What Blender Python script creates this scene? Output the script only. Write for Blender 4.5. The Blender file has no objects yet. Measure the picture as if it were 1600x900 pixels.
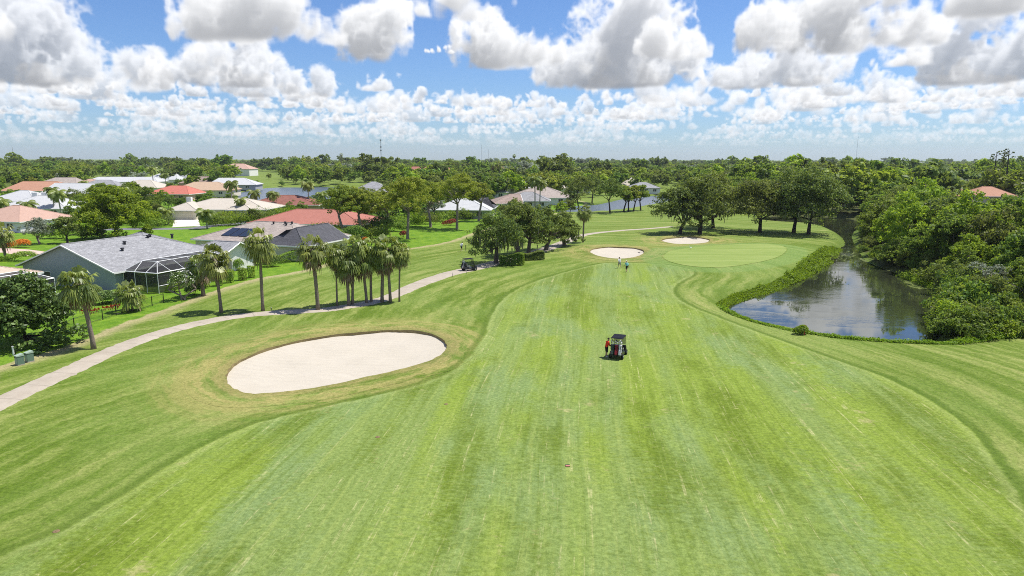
import bpy, math, random, time
import numpy as np
from mathutils import Vector, Matrix
T_START = time.time()
sc = bpy.context.scene
COL = sc.collection
# ---------------------------------------------------------------- camera
CAM_H = 17.5
FPX, PITCH, ROLL = 1067.0, math.radians(10.72), math.radians(0.10)   # focal length in pixels of the 1600 px wide photo
cam_d = bpy.data.cameras.new('camera'); cam = bpy.data.objects.new('camera', cam_d); COL.objects.link(cam)
cam_d.sensor_width = 36.0; cam_d.lens = 36.0 * FPX / 1600.0; cam_d.clip_start = 0.5; cam_d.clip_end = 30000
cam.location = (0, 0, CAM_H)
cam.matrix_world = Matrix.Translation((0, 0, CAM_H)) @ Matrix.Rotation(math.radians(90) - PITCH, 4, 'X') @ Matrix.Rotation(ROLL, 4, 'Z')
sc.camera = cam
# ---------------------------------------------------------------- sun, exposure
SUN_EL, SUN_AZ = math.radians(66), math.radians(70)      # azimuth from +y towards +x
SUN = np.array([math.cos(SUN_EL) * math.sin(SUN_AZ), math.cos(SUN_EL) * math.cos(SUN_AZ), math.sin(SUN_EL)])
sun_d = bpy.data.lights.new('sun', 'SUN'); sun = bpy.data.objects.new('sun', sun_d); COL.objects.link(sun)
sun_d.energy = 4.6; sun_d.angle = math.radians(0.5); sun_d.color = (1.0, 0.955, 0.88)
sun.rotation_euler = Vector(-SUN).to_track_quat('-Z', 'Y').to_euler()
sun.location = (60, 20, 140)
sc.view_settings.view_transform = 'Standard'; sc.view_settings.look = 'None'
sc.view_settings.exposure = 0.47; sc.view_settings.gamma = 1.0; sc.view_settings.use_curve_mapping = False
sc.render.engine = 'CYCLES'
sc.cycles.filter_width = 1.0; sc.cycles.use_denoising = False
sc.cycles.max_bounces = 6; sc.cycles.diffuse_bounces = 3; sc.cycles.glossy_bounces = 3; sc.cycles.transparent_max_bounces = 12
sc.cycles.transmission_bounces = 3; sc.cycles.volume_bounces = 0; sc.cycles.caustics_reflective = False; sc.cycles.caustics_refractive = False
# ---------------------------------------------------------------- sky: Nishita air, cumulus marched through noise volumes
def pix_dir(u, v):
    a = (np.asarray(u, float) - 800.0) / FPX; b = (450.0 - np.asarray(v, float)) / FPX
    a, b = a * math.cos(ROLL) - b * math.sin(ROLL), a * math.sin(ROLL) + b * math.cos(ROLL)
    y = math.cos(PITCH) + b * math.sin(PITCH); z = -math.sin(PITCH) + b * math.cos(PITCH)
    n = np.sqrt(a * a + y * y + z * z)
    return a / n, y / n, z / n
def noise_volume(n, seed, kmin=3.0):
    """tileable billowy noise, 0..1"""
    rng = np.random.default_rng(seed)
    f = np.fft.fftfreq(n, 1.0 / n)
    k = np.sqrt(f[:, None, None] ** 2 + f[None, :, None] ** 2 + np.arange(n // 2 + 1)[None, None, :] ** 2).astype(np.float32)
    out = np.zeros((n, n, n), np.float32); amp = 1.0; kc = kmin
    while kc < n / 3.2:
        w = rng.standard_normal((n, n, n), dtype=np.float32)
        b = np.fft.irfftn(np.fft.rfftn(w) * np.exp(-((np.log(np.maximum(k, .5)) - math.log(kc)) / 0.33) ** 2), s=(n, n, n), axes=(0, 1, 2)).astype(np.float32)
        b /= b.std()
        out += amp * (0.80 - np.abs(b)) if kc > kmin * 1.5 else amp * (0.45 * b)
        amp *= 0.56; kc *= 2.1
    lo, hi = np.percentile(out, 1), np.percentile(out, 99)
    return np.clip((out - lo) / (hi - lo), 0, 1)

def cloud_grid(noise, rng, W, D, H, nx, bumps, flat=0.22):
    """density and sunlight of one cumulus in a W x D x H km box, flat-based"""
    s = W / nx; ny = max(12, int(D / s)); nz = max(10, int(H / s))
    x = ((np.arange(nx) + .5) / nx - .5) * W; y = ((np.arange(ny) + .5) / ny - .5) * D; z = (np.arange(nz) + .5) / nz * H
    X = x[:, None, None].astype(np.float32); Y = y[None, :, None].astype(np.float32); Z = z[None, None, :].astype(np.float32)
    f = np.full((nx, ny, nz), -9, np.float32)
    peak = rng.uniform(-.5, .5)
    for i in range(int(bumps * 2.3)):
        t = rng.uniform(-1, 1); c = max(.12, 1 - 0.8 * abs(t - peak) ** 1.5)
        R = min(H, D) * (rng.uniform(.24, .42) if i < bumps * .6 else rng.uniform(.10, .24)) * (0.5 + .5 * c)
        cx = t * (W / 2 * .92 - R); cy = rng.uniform(-1, 1) * max(D / 2 * .9 - R, 0) * math.sqrt(max(0, 1 - t * t))
        top = H * .93 * (.25 + .75 * c) - R
        cz = (rng.uniform(.05, 1.0) if i < bumps * .6 else rng.uniform(.35, 1.12)) * max(top, .1 * H)
        rr = np.sqrt((X - cx) ** 2 + (Y - cy) ** 2 + ((Z - cz) * np.where(Z < cz, .6, 1.)) ** 2)
        np.maximum(f, (R - rr) / (.5 * H), out=f)
    n = noise.shape[0]; per = 2.3
    off = rng.integers(0, n, 3)
    ix = ((x / per * n).astype(int) + off[0]) % n; iy = ((y / per * n).astype(int) + off[1]) % n; iz = ((z / per * n).astype(int) + off[2]) % n
    nn = noise[np.ix_(ix, iy, iz)]
    f += (nn - .56) * .95
    edge = np.minimum(1, (.5 - np.abs(X) / W) * 9) * np.minimum(1, (.5 - np.abs(Y) / D) * 9)
    f -= (1 - np.clip(edge, 0, 1)) * .6
    dens = np.clip(f * 2.9, 0, 1) * np.clip((Z / H - .01) / .10, 0, 1) * np.clip((H - Z) / (.06 * H), 0, 1)
    # optical depth towards the sun: shear layers so that the sun ray is vertical
    ext = dens * 14.0
    sx = SUN[0] / SUN[2]; sy = SUN[1] / SUN[2]
    dz = H / nz
    acc = np.zeros((nx, ny), np.float32); tau = np.zeros_like(ext)
    fx = fy = 0.0
    for k in range(nz - 1, -1, -1):
        tau[:, :, k] = acc + ext[:, :, k] * dz * .5
        acc = acc + ext[:, :, k] * dz / SUN[2]
        fx += sx * dz / s; fy += sy * dz / s
        rx, ry = int(fx), int(fy)
        if rx: acc = np.roll(acc, -rx, 0); acc[-rx:] = 0; fx -= rx
        if ry: acc = np.roll(acc, -ry, 1); acc[-ry:] = 0; fy -= ry
    light = .52 * np.exp(-tau * .75) + .48 * np.exp(-tau * .12)
    hh = np.clip(Z / H, 0, 1)
    # local openness: tops and flanks see more sky
    amb = .70 + .30 * hh ** .8
    return dict(W=W, D=D, H=H, d=ext.astype(np.float32), l=light.astype(np.float32), a=np.broadcast_to(amb, ext.shape), s=s)

def tri(g, px, py, pz):
    nx, ny, nz = g.shape
    px = np.clip(px, 0, nx - 1.001); py = np.clip(py, 0, ny - 1.001); pz = np.clip(pz, 0, nz - 1.001)
    x0 = px.astype(np.int32); y0 = py.astype(np.int32); z0 = pz.astype(np.int32)
    fx = px - x0; fy = py - y0; fz = pz - z0
    g = g.reshape(-1); b = (x0 * ny + y0) * nz + z0; q = ny * nz
    c0 = (g[b] * (1 - fx) + g[b + q] * fx) * (1 - fy) + (g[b + nz] * (1 - fx) + g[b + q + nz] * fx) * fy
    b = b + 1
    c1 = (g[b] * (1 - fx) + g[b + q] * fx) * (1 - fy) + (g[b + nz] * (1 - fx) + g[b + q + nz] * fx) * fy
    return c0 * (1 - fz) + c1 * fz

def near_lookup(g, px, py, pz):
    nx, ny, nz = g.shape
    return g[np.clip(px + .5, 0, nx - 1).astype(np.int32), np.clip(py + .5, 0, ny - 1).astype(np.int32), np.clip(pz + .5, 0, nz - 1).astype(np.int32)]

def splat(img, DIR, cg, cx, cy, cz, rot, flip, scale, steps, rows, cols, rng, fade):
    """march the cloud grid for the pixels of a patch and put it over img"""
    dx, dy, dz = (a[rows[0]:rows[1], cols[0]:cols[1]].ravel() for a in DIR)
    ca, sa = math.cos(rot), math.sin(rot)
    W, D, H = cg['W'] * scale, cg['D'] * scale, cg['H'] * scale
    # local frame: x across, y along, z up from the base
    lx = dx * ca + dy * sa; ly = -dx * sa + dy * ca
    ox = -(cx * ca + cy * sa); oy = -(-cx * sa + cy * ca); oz = -cz
    def slab(o, d, lo, hi):
        d = np.where(np.abs(d) < 1e-9, 1e-9, d); a = (lo - o) / d; b = (hi - o) / d
        return np.minimum(a, b), np.maximum(a, b)
    a1, b1 = slab(ox, lx, -W / 2, W / 2); a2, b2 = slab(oy, ly, -D / 2, D / 2); a3, b3 = slab(oz, dz, 0, H)
    t0 = np.maximum(np.maximum(a1, a2), np.maximum(a3, 0)); t1 = np.minimum(np.minimum(b1, b2), b3)
    m = np.nonzero(t1 > t0)[0]
    if not len(m): return
    lx, ly, lz, t0, t1 = lx[m], ly[m], dz[m], t0[m], t1[m]
    T = np.ones(len(m)); L = np.zeros(len(m)); A = np.zeros(len(m))
    ds = (t1 - t0) / steps; jit = np.full(len(m), .5)
    g = cg['d']; nx, ny, nz = g.shape; s = cg['s'] * scale
    alive = np.arange(len(m)); look = tri if steps > 12 else near_lookup
    for k in range(steps):
        t = t0[alive] + ds[alive] * (k + jit[alive])
        px = (ox + lx[alive] * t + W / 2) / s - .5; py = (oy + ly[alive] * t + D / 2) / s - .5; pz = (oz + lz[alive] * t) / H * nz - .5
        if flip: px = nx - 1 - px
        e = look(g, px, py, pz)
        w = T[alive] * (1 - np.exp(-e * ds[alive] / scale * 2.0))
        if w.max() > 1e-4:
            L[alive] += w * look(cg['l'], px, py, pz); A[alive] += w * look(cg['a'], px, py, pz)
            T[alive] -= w
            alive = alive[T[alive] > .01]
            if not len(alive): break
    al = (1 - T)
    light, amb = L, A
    # sun (warm white) + sky/ground ambient (cool grey), premultiplied
    rgb = np.stack([light * c + amb * d for c, d in zip((.92, .905, .88), (.345, .368, .408))], 1) * fade
    al = al * fade
    full = np.zeros(((rows[1] - rows[0]) * (cols[1] - cols[0]), 4)); full[m, :3] = rgb; full[m, 3] = al
    full = full.reshape(rows[1] - rows[0], cols[1] - cols[0], 4)
    dst = img[rows[0]:rows[1], cols[0]:cols[1]]
    dst *= (1 - full[..., 3:4]); dst += full

def cloud_map(W=5632, Hh=704):
    rng = np.random.default_rng(11)
    noise = noise_volume(144, 5)
    ZB = 1.0
    # hand-placed cumulus of the photograph: left, right, top, base (photo pixels give direction only)
    near = [(-130, 226, -45, 130, 16), (268, 540, -45, 60, 14), (243, 425, 40, 132, 12), (500, 652, -15, 96, 10), (335, 560, 88, 148, 11), (555, 632, 104, 142, 6),
            (820, 1110, -12, 132, 16), (695, 890, 5, 104, 11), (1085, 1326, 46, 132, 14), (640, 815, -40, 22, 8), (1160, 1450, -50, 72, 14), (1362, 1462, 48, 102, 7),
            (1458, 1670, -10, 126, 13), (1436, 1566, 88, 136, 8), (1338, 1432, 103, 160, 7), (985, 1115, 30, 90, 8), (1500, 1640, -60, 18, 8), (222, 270, 100, 140, 4)]
    mid = [(-10, 30, 150, 176), (38, 122, 132, 174), (364, 436, 150, 169), (488, 566, 155, 177), (640, 795, 116, 166), (718, 756, 155, 180), (925, 970, 135, 174), (768, 848, 160, 188),
           (1458, 1610, 136, 170), (1150, 1318, 134, 184), (890, 1012, 158, 190), (1000, 1160, 134, 166), (120, 200, 150, 166), (575, 640, 160, 184), (205, 350, 165, 190), (1320, 1420, 165, 190), (560, 700, 168, 192), (60, 170, 168, 192), (440, 540, 140, 168), (660, 720, 60, 84), (250, 330, 150, 172), (1190, 1290, 150, 176), (1010, 1080, 166, 188), (1420, 1500, 120, 158)]
    todo = []
    def from_px(l, r, t, b):
        dx, dy, dz = pix_dir((l + r) / 2, b); el = math.asin(dz); d = ZB / math.tan(el); az = math.atan2(dx, dy)
        w = d * (r - l) / FPX; dx2, dy2, dz2 = pix_dir((l + r) / 2, t); h = d * 1.04 * math.tan(math.asin(dz2)) - ZB
        return d, az, w, max(h, .12)
    for l, r, t, b, n in near:
        d, az, w, h = from_px(l, r, t, b)
        dep = min(w * .6, 1.6)
        cg = cloud_grid(noise, rng, w * 1.12, dep, h * 1.1, int(min(200, max(70, (r - l) * .62))), n)
        todo.append((d + dep * .35, az, cg, 1.0, 56, False))
    lib = [cloud_grid(noise, rng, 1.5 * rng.uniform(.8, 1.3), rng.uniform(.6, .9), rng.uniform(.30, .52), 96, int(rng.integers(6, 11))) for _ in range(9)]
    flat = [cloud_grid(noise, rng, 1.9 * rng.uniform(.8, 1.3), rng.uniform(.6, 1.0), rng.uniform(.15, .26), 80, int(rng.integers(8, 14))) for _ in range(8)]
    for l, r, t, b in mid:
        d, az, w, h = from_px(l, r, t, b)
        cg = lib[rng.integers(len(lib))]
        todo.append((d, az, cg, min(w / cg['W'], 1.25 * h / cg['H'] + .2), 30, rng.random() < .5))
    def clear_of_view(d, az, h):                      # the sky of the photograph is already set there
        return not (abs(az) < math.radians(40) and d < 13.2 and ZB / d > math.tan(math.radians(3.9)) and ZB / d < math.tan(math.radians(12.6)))
    for _ in range(1500):                              # fair-weather field out to the horizon, all round
        d = math.sqrt(rng.uniform(12.5 ** 2, 62 ** 2)) if rng.random() < .80 else math.sqrt(rng.uniform(12 ** 2, 30 ** 2))
        az = rng.uniform(-math.pi, math.pi)
        cg = flat[rng.integers(len(flat))] if rng.random() < .75 else lib[rng.integers(len(lib))]; todo.append((d, az, cg, rng.uniform(.6, 1.7) * (1 + d / 90), 13, rng.random() < .5))
    for _ in range(520):                              # broken mid-distance cumulus, all round
        d = math.sqrt(rng.uniform(12 ** 2, 21 ** 2)); az = rng.uniform(-math.pi, math.pi); cg = lib[rng.integers(len(lib))]; todo.append((d, az, cg, rng.uniform(.4, 1.0), 14, rng.random() < .5))
    for _ in range(330):                              # nearer and overhead clouds outside the frame
        r = math.sqrt(rng.uniform(.2, 13 ** 2)); az = rng.uniform(-math.pi, math.pi)
        cg = lib[rng.integers(len(lib))]; sc = rng.uniform(.55, 1.5)
        if clear_of_view(r, az, 0) : todo.append((r, az, cg, sc, 20, rng.random() < .5))
    todo.sort(key=lambda q: -q[0])
    img = np.zeros((Hh, W, 4))
    t = (np.arange(Hh) + .5) / Hh; el = (math.pi / 2) * t ** 2; azs = ((np.arange(W) + .5) / W - .5) * 2 * math.pi
    E, Az = np.meshgrid(el, azs, indexing='ij')
    DIR = (np.cos(E) * np.sin(Az), np.cos(E) * np.cos(Az), np.sin(E))
    # coarse copy for the sky that the camera does not look at
    Q = 4; cimg = np.zeros((Hh // Q, W // Q, 4)); CD = tuple(a[Q // 2::Q, Q // 2::Q] for a in DIR)
    for d, az, cg, sc, steps, flip in todo:
        cx, cy = d * math.sin(az), d * math.cos(az)
        rad = math.hypot(cg['W'], cg['D']) * sc / 2
        fade = math.exp(-max(d - 9, 0) / 25.0)
        for (im, DD, ww, hh, fine) in ((img, DIR, W, Hh, True), (cimg, CD, W // Q, Hh // Q, False)):
            if fine and (abs(az) > 1.0 or d < 2.2): continue
            if not fine and abs(az) < .75 and d > 3.2: continue
            if d > rad * 1.05:
                ha = math.asin(min(.999, rad / d)); c0 = int(((az - ha) / (2 * math.pi) + .5) * ww); c1 = int(((az + ha) / (2 * math.pi) + .5) * ww) + 2
                e0 = math.atan2(ZB, d + rad); e1 = math.atan2(ZB + cg['H'] * sc, d - rad)
                r0 = int(math.sqrt(e0 / (math.pi / 2)) * hh) - 1; r1 = int(math.sqrt(min(e1, math.pi / 2) / (math.pi / 2)) * hh) + 2
            else:
                c0, c1, r0, r1 = 0, ww, int(math.sqrt(.25) * hh), hh
            splat(im, DD, cg, cx, cy, ZB, -az, flip, sc, steps if fine else max(10, steps // 3), (max(r0, 0), min(r1, hh)), (max(c0, 0), min(c1, ww)), rng, fade)
    up = np.repeat(np.repeat(cimg, Q, 0), Q, 1)
    for ax, n in ((0, 2), (1, 2)):
        for _ in range(n): up = (np.roll(up, 1, ax) + 2 * up + np.roll(up, -1, ax)) / 4 if ax == 1 else np.concatenate([up[:1], (up[:-2] + 2 * up[1:-1] + up[2:]) / 4, up[-1:]], 0)
    m = np.clip((np.abs(Az) - .86) / .10, 0, 1); m = np.maximum(m, np.clip((E - .40) / .1, 0, 1))[..., None]
    return img * (1 - m) + up * m
def build_world():
    m = cloud_map()
    h, w = m.shape[:2]
    im = bpy.data.images.new('cumulus_field', w, h, alpha=True, float_buffer=True)
    im.colorspace_settings.name = 'Non-Color'; im.alpha_mode = 'CHANNEL_PACKED'
    im.pixels.foreach_set(np.ascontiguousarray(m, dtype=np.float32).ravel()); im.update()
    wd = bpy.data.worlds.new('World'); sc.world = wd; wd.use_nodes = True
    nt = wd.node_tree; nt.nodes.clear(); N = nt.nodes.new; L = nt.links.new
    def math_n(op, a, b=None):
        n = N('ShaderNodeMath'); n.operation = op
        for i, x in enumerate((a, b)):
            if x is None: continue
            if isinstance(x, (int, float)): n.inputs[i].default_value = x
            else: L(x, n.inputs[i])
        return n.outputs[0]
    tc = N('ShaderNodeTexCoord'); sep = N('ShaderNodeSeparateXYZ'); L(tc.outputs['Generated'], sep.inputs[0])
    x, y, z = sep.outputs
    u = math_n('ADD', math_n('DIVIDE', math_n('ARCTAN2', x, y), 2 * math.pi), 0.5)
    el = math_n('MAXIMUM', math_n('ARCSINE', z), 0.0)
    v = math_n('SQRT', math_n('DIVIDE', el, math.pi / 2))
    cmb = N('ShaderNodeCombineXYZ'); L(u, cmb.inputs[0]); L(v, cmb.inputs[1])
    tex = N('ShaderNodeTexImage'); tex.image = im; tex.extension = 'EXTEND'; tex.interpolation = 'Linear'; L(cmb.outputs[0], tex.inputs[0])
    sky = N('ShaderNodeTexSky'); sky.sky_type = 'NISHITA'; sky.sun_disc = False
    sky.sun_elevation = SUN_EL; sky.sun_rotation = SUN_AZ; sky.altitude = 0; sky.air_density = 1.0; sky.dust_density = 0.25; sky.ozone_density = 3.0
    tint = N('ShaderNodeMix'); tint.data_type = 'RGBA'; tint.blend_type = 'MULTIPLY'; tint.inputs[0].default_value = 1.0
    L(sky.outputs[0], tint.inputs[6]); tint.inputs[7].default_value = SKY_TINT
    gain = N('ShaderNodeMix'); gain.data_type = 'RGBA'; gain.blend_type = 'MULTIPLY'; gain.inputs[0].default_value = 1.0
    L(tex.outputs[0], gain.inputs[6]); gain.inputs[7].default_value = (CLOUD_GAIN,) * 3 + (1,)
    inv = math_n('SUBTRACT', 1.0, tex.outputs[1])
    dim = N('ShaderNodeMix'); dim.data_type = 'RGBA'; dim.blend_type = 'MIX'; L(inv, dim.inputs[0]); dim.inputs[6].default_value = (0, 0, 0, 1); L(tint.outputs[2], dim.inputs[7])
    add = N('ShaderNodeMix'); add.data_type = 'RGBA'; add.blend_type = 'ADD'; add.inputs[0].default_value = 1.0; L(dim.outputs[2], add.inputs[6]); L(gain.outputs[2], add.inputs[7])
    bg = N('ShaderNodeBackground'); bg.inputs[1].default_value = 0.1; L(add.outputs[2], bg.inputs[0])
    out = N('ShaderNodeOutputWorld'); L(bg.outputs[0], out.inputs[0])
SKY_TINT = (0.54, 0.70, 0.96, 1)
CLOUD_GAIN = 6.9
build_world()
# ---------------------------------------------------------------- helpers
rng = np.random.default_rng(7)
def P(u, v, z=0.0):
    """photo pixel -> where its line of sight meets height z (metres)"""
    dx, dy, dz = pix_dir(u, v); t = (z - CAM_H) / dz
    return float(dx * t), float(dy * t)
def px_per_m(y): return FPX / (y * math.cos(PITCH) + CAM_H * math.sin(PITCH))
def to_px(x, y, z):
    dz = z - CAM_H; f = y * math.cos(PITCH) - dz * math.sin(PITCH); b = y * math.sin(PITCH) + dz * math.cos(PITCH)
    return 800 + FPX * x / f, 450 - FPX * b / f
def tag(o, label=None, cat=None, group=None, kind=None):
    if label: o['label'] = label
    if cat: o['category'] = cat
    if group: o['group'] = group
    if kind: o['kind'] = kind
    return o
def empty(name, loc=(0, 0, 0), rz=0.0, s=1.0):
    o = bpy.data.objects.new(name, None); COL.objects.link(o); o.location = loc; o.rotation_euler = (0, 0, rz); o.empty_display_size = .3
    o.scale = (s, s, s) if isinstance(s, (int, float)) else s
    return o
def link(name, me, mat=None, parent=None):
    o = bpy.data.objects.new(name, me); COL.objects.link(o)
    if mat is not None and not me.materials:
        for m in (mat if isinstance(mat, (list, tuple)) else [mat]): me.materials.append(m)
    if parent is not None: o.parent = parent
    return o
def np_mesh(name, V, F, smooth=False, face_attr=None, vert_attr=None, mi=None):
    V = np.asarray(V, np.float32); F = np.asarray(F, np.int32); n, k = F.shape
    me = bpy.data.meshes.new(name)
    me.vertices.add(len(V)); me.vertices.foreach_set('co', V.ravel())
    me.loops.add(n * k); me.loops.foreach_set('vertex_index', F.ravel())
    me.polygons.add(n); me.polygons.foreach_set('loop_start', np.arange(0, n * k, k, dtype=np.int32)); me.polygons.foreach_set('loop_total', np.full(n, k, np.int32))
    if smooth: me.polygons.foreach_set('use_smooth', np.ones(n, bool))
    if mi is not None: me.polygons.foreach_set('material_index', np.asarray(mi, np.int32))
    for dom, at in (('FACE', face_attr), ('POINT', vert_attr)):
        for nm, val in (at or {}).items():
            a = me.attributes.new(nm, 'FLOAT', dom); a.data.foreach_set('value', np.asarray(val, np.float32))
    me.update(); me.validate()
    return me
class MB:
    """collects polygons for one mesh"""
    def __init__(s): s.v = []; s.f = []; s.m = []
    def add(s, verts, faces, mi=0):
        b = len(s.v); s.v.extend([tuple(map(float, q)) for q in verts]); s.f.extend([tuple(i + b for i in f) for f in faces]); s.m.extend([mi] * len(faces)); return s
    def box(s, c, d, rz=0.0, mi=0, taper=1.0):
        x, y, z = (q / 2 for q in d); ca, sa = math.cos(rz), math.sin(rz); vs = []
        for k, zz in enumerate((-z, z)):
            t = taper if k else 1.0
            for xx, yy in ((-x, -y), (x, -y), (x, y), (-x, y)):
                xx, yy = xx * t, yy * t; vs.append((c[0] + xx * ca - yy * sa, c[1] + xx * sa + yy * ca, c[2] + zz))
        return s.add(vs, [(0, 3, 2, 1), (4, 5, 6, 7), (0, 1, 5, 4), (1, 2, 6, 5), (2, 3, 7, 6), (3, 0, 4, 7)], mi)
    def tube(s, pts, rad, n=6, mi=0, cap=True):
        pts = [Vector(p) for p in pts]; rad = list(rad) if hasattr(rad, '__len__') else [rad] * len(pts); b = []; ref = Vector((0.31, 0.95, 0.03))
        for i, p in enumerate(pts):
            t = (pts[min(i + 1, len(pts) - 1)] - pts[max(i - 1, 0)]).normalized()
            r = ref if abs(t.dot(ref)) < .95 else Vector((1, 0, 0))
            a = t.cross(r).normalized(); c = t.cross(a)
            b.append([p + (a * math.cos(2 * math.pi * k / n) + c * math.sin(2 * math.pi * k / n)) * rad[i] for k in range(n)])
        vs = [q for ring in b for q in ring]
        fs = [(i * n + k, i * n + (k + 1) % n, (i + 1) * n + (k + 1) % n, (i + 1) * n + k) for i in range(len(b) - 1) for k in range(n)]
        if cap: fs += [tuple(range(n))[::-1], tuple(range((len(b) - 1) * n, len(b) * n))]
        return s.add(vs, fs, mi)
    def lathe(s, c, prof, n=12, mi=0, axis='z'):
        vs = []
        for r, h in prof:
            for k in range(n):
                a = 2 * math.pi * k / n; q = (r * math.cos(a), r * math.sin(a), h)
                if axis == 'x': q = (h, r * math.cos(a), r * math.sin(a))
                if axis == 'y': q = (r * math.sin(a), h, r * math.cos(a))
                vs.append((c[0] + q[0], c[1] + q[1], c[2] + q[2]))
        m = len(prof)
        fs = [(i * n + k, i * n + (k + 1) % n, (i + 1) * n + (k + 1) % n, (i + 1) * n + k) for i in range(m - 1) for k in range(n)] + [tuple(range(n))[::-1], tuple(range((m - 1) * n, m * n))]
        return s.add(vs, fs, mi)
    def mesh(s, name, smooth=False):
        me = bpy.data.meshes.new(name); me.from_pydata(s.v, [], s.f)
        if any(s.m): me.polygons.foreach_set('material_index', s.m)
        if smooth: me.polygons.foreach_set('use_smooth', [True] * len(s.f))
        me.update(); return me
    def build(s, name, mat, parent=None, smooth=False, label=None):
        o = link(name, s.mesh(name, smooth), mat, parent)
        if label: o['label'] = label
        return o
def copy_tree(o, parent=None):
    c = o.copy(); COL.objects.link(c); c.parent = parent
    for ch in o.children: copy_tree(ch, c)
    return c
def bevel(o, w=.03, seg=2):
    m = o.modifiers.new('bevel', 'BEVEL'); m.width = w; m.segments = seg; m.limit_method = 'ANGLE'; return o
# ---- materials
def node_mat(name):
    m = bpy.data.materials.new(name); m.use_nodes = True; nt = m.node_tree; nt.nodes.clear()
    out = nt.nodes.new('ShaderNodeOutputMaterial'); return m, nt, out
class NT:
    """small node-writing shorthand"""
    def __init__(s, nt): s.nt = nt
    def n(s, t, **kw):
        o = s.nt.nodes.new(t)
        for k, v in kw.items(): setattr(o, k, v)
        return o
    def put(s, sock, x):
        if isinstance(x, (int, float)): sock.default_value = x
        elif isinstance(x, (tuple, list)): sock.default_value = tuple(x) + ((1.0,) if len(x) == 3 and sock.type == 'RGBA' else ())
        else: s.nt.links.new(x, sock)
    def math(s, op, a, b=0.0, c=0.0, clamp=False):
        o = s.n('ShaderNodeMath', operation=op, use_clamp=clamp)
        for i, x in enumerate((a, b, c)): s.put(o.inputs[i], x)
        return o.outputs[0]
    def mix(s, f, a, b, blend='MIX'):
        o = s.n('ShaderNodeMix', data_type='RGBA', blend_type=blend); s.put(o.inputs[0], f); s.put(o.inputs[6], a); s.put(o.inputs[7], b); return o.outputs[2]
    def noise(s, vec, scale, detail=2.0, rough=.5, dist=0.0):
        o = s.n('ShaderNodeTexNoise'); s.put(o.inputs['Vector'], vec); s.put(o.inputs['Scale'], scale); s.put(o.inputs['Detail'], detail); s.put(o.inputs['Roughness'], rough); s.put(o.inputs['Distortion'], dist); return o.outputs[0]
    def ramp(s, x, lo, hi, clamp=True):
        o = s.n('ShaderNodeMapRange', clamp=clamp); s.put(o.inputs[0], x); s.put(o.inputs[1], lo); s.put(o.inputs[2], hi); return o.outputs[0]
    def attr(s, name): return s.n('ShaderNodeAttribute', attribute_name=name).outputs['Fac']
    def obj(s): return s.n('ShaderNodeTexCoord').outputs['Object']
    def pos(s): return s.n('ShaderNodeNewGeometry').outputs['Position']
    def mapping(s, v, scale=(1, 1, 1), loc=(0, 0, 0), rot=(0, 0, 0)):
        o = s.n('ShaderNodeMapping'); s.put(o.inputs[0], v); o.inputs[1].default_value = loc; o.inputs[2].default_value = rot; o.inputs[3].default_value = scale; return o.outputs[0]
    def bump(s, h, strength=.3, dist=.1):
        o = s.n('ShaderNodeBump'); s.put(o.inputs['Height'], h); o.inputs['Strength'].default_value = strength; o.inputs['Distance'].default_value = dist; return o.outputs[0]
    def pbr(s, out, col, rough=.7, spec=.3, normal=None, metal=0.0):
        o = s.n('ShaderNodeBsdfPrincipled'); s.put(o.inputs['Base Color'], col); s.put(o.inputs['Roughness'], rough); o.inputs['Specular IOR Level'].default_value = spec; o.inputs['Metallic'].default_value = metal
        if normal is not None: s.put(o.inputs['Normal'], normal)
        if out is not None: s.nt.links.new(o.outputs[0], out.inputs[0])
        return o
def plain(name, col, rough=.6, spec=.3, metal=0.0, var=.18, scale=3.0, bumpk=0.0):
    m, nt, out = node_mat(name); k = NT(nt); p = k.pos()
    n = k.noise(p, scale, 4, .6)
    c = k.mix(n, tuple(q * (1 - var) for q in col), tuple(min(1, q * (1 + var)) for q in col))
    k.pbr(out, c, rough, spec, k.bump(k.noise(p, scale * 8, 3), bumpk, .02) if bumpk else None, metal); return m
def leaf_mat(name, dark, light, rough=.55, spec=.25, trans=.28, hue=.10):
    m, nt, out = node_mat(name); k = NT(nt)
    c = k.mix(k.attr('tint'), dark, light)
    rnd = k.n('ShaderNodeObjectInfo').outputs['Random']
    hs = k.n('ShaderNodeHueSaturation'); k.put(hs.inputs['Color'], c)
    k.put(hs.inputs['Hue'], k.math('ADD', .5 - hue * .25, k.math('MULTIPLY', rnd, hue * .5)))
    k.put(hs.inputs['Value'], k.math('ADD', .84, k.math('MULTIPLY', k.math('FRACT', k.math('MULTIPLY', rnd, 7.31)), .40)))
    p = k.pbr(None, hs.outputs[0], rough, spec)
    t = k.n('ShaderNodeBsdfTranslucent'); k.put(t.inputs[0], k.mix(.5, hs.outputs[0], (light[0] * 1.3, light[1] * 1.25, light[2] * .6)))
    mx = k.n('ShaderNodeMixShader'); mx.inputs[0].default_value = trans; nt.links.new(p.outputs[0], mx.inputs[1]); nt.links.new(t.outputs[0], mx.inputs[2]); nt.links.new(mx.outputs[0], out.inputs[0])
    return m
def bark_mat(name, col, scale=(9, 9, 2)):
    m, nt, out = node_mat(name); k = NT(nt); v = k.mapping(k.obj(), scale); n = k.noise(v, 1.0, 5, .65)
    k.pbr(out, k.mix(n, tuple(q * .55 for q in col), tuple(q * 1.45 for q in col)), .85, .15, k.bump(n, .6, .06)); return m
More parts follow.
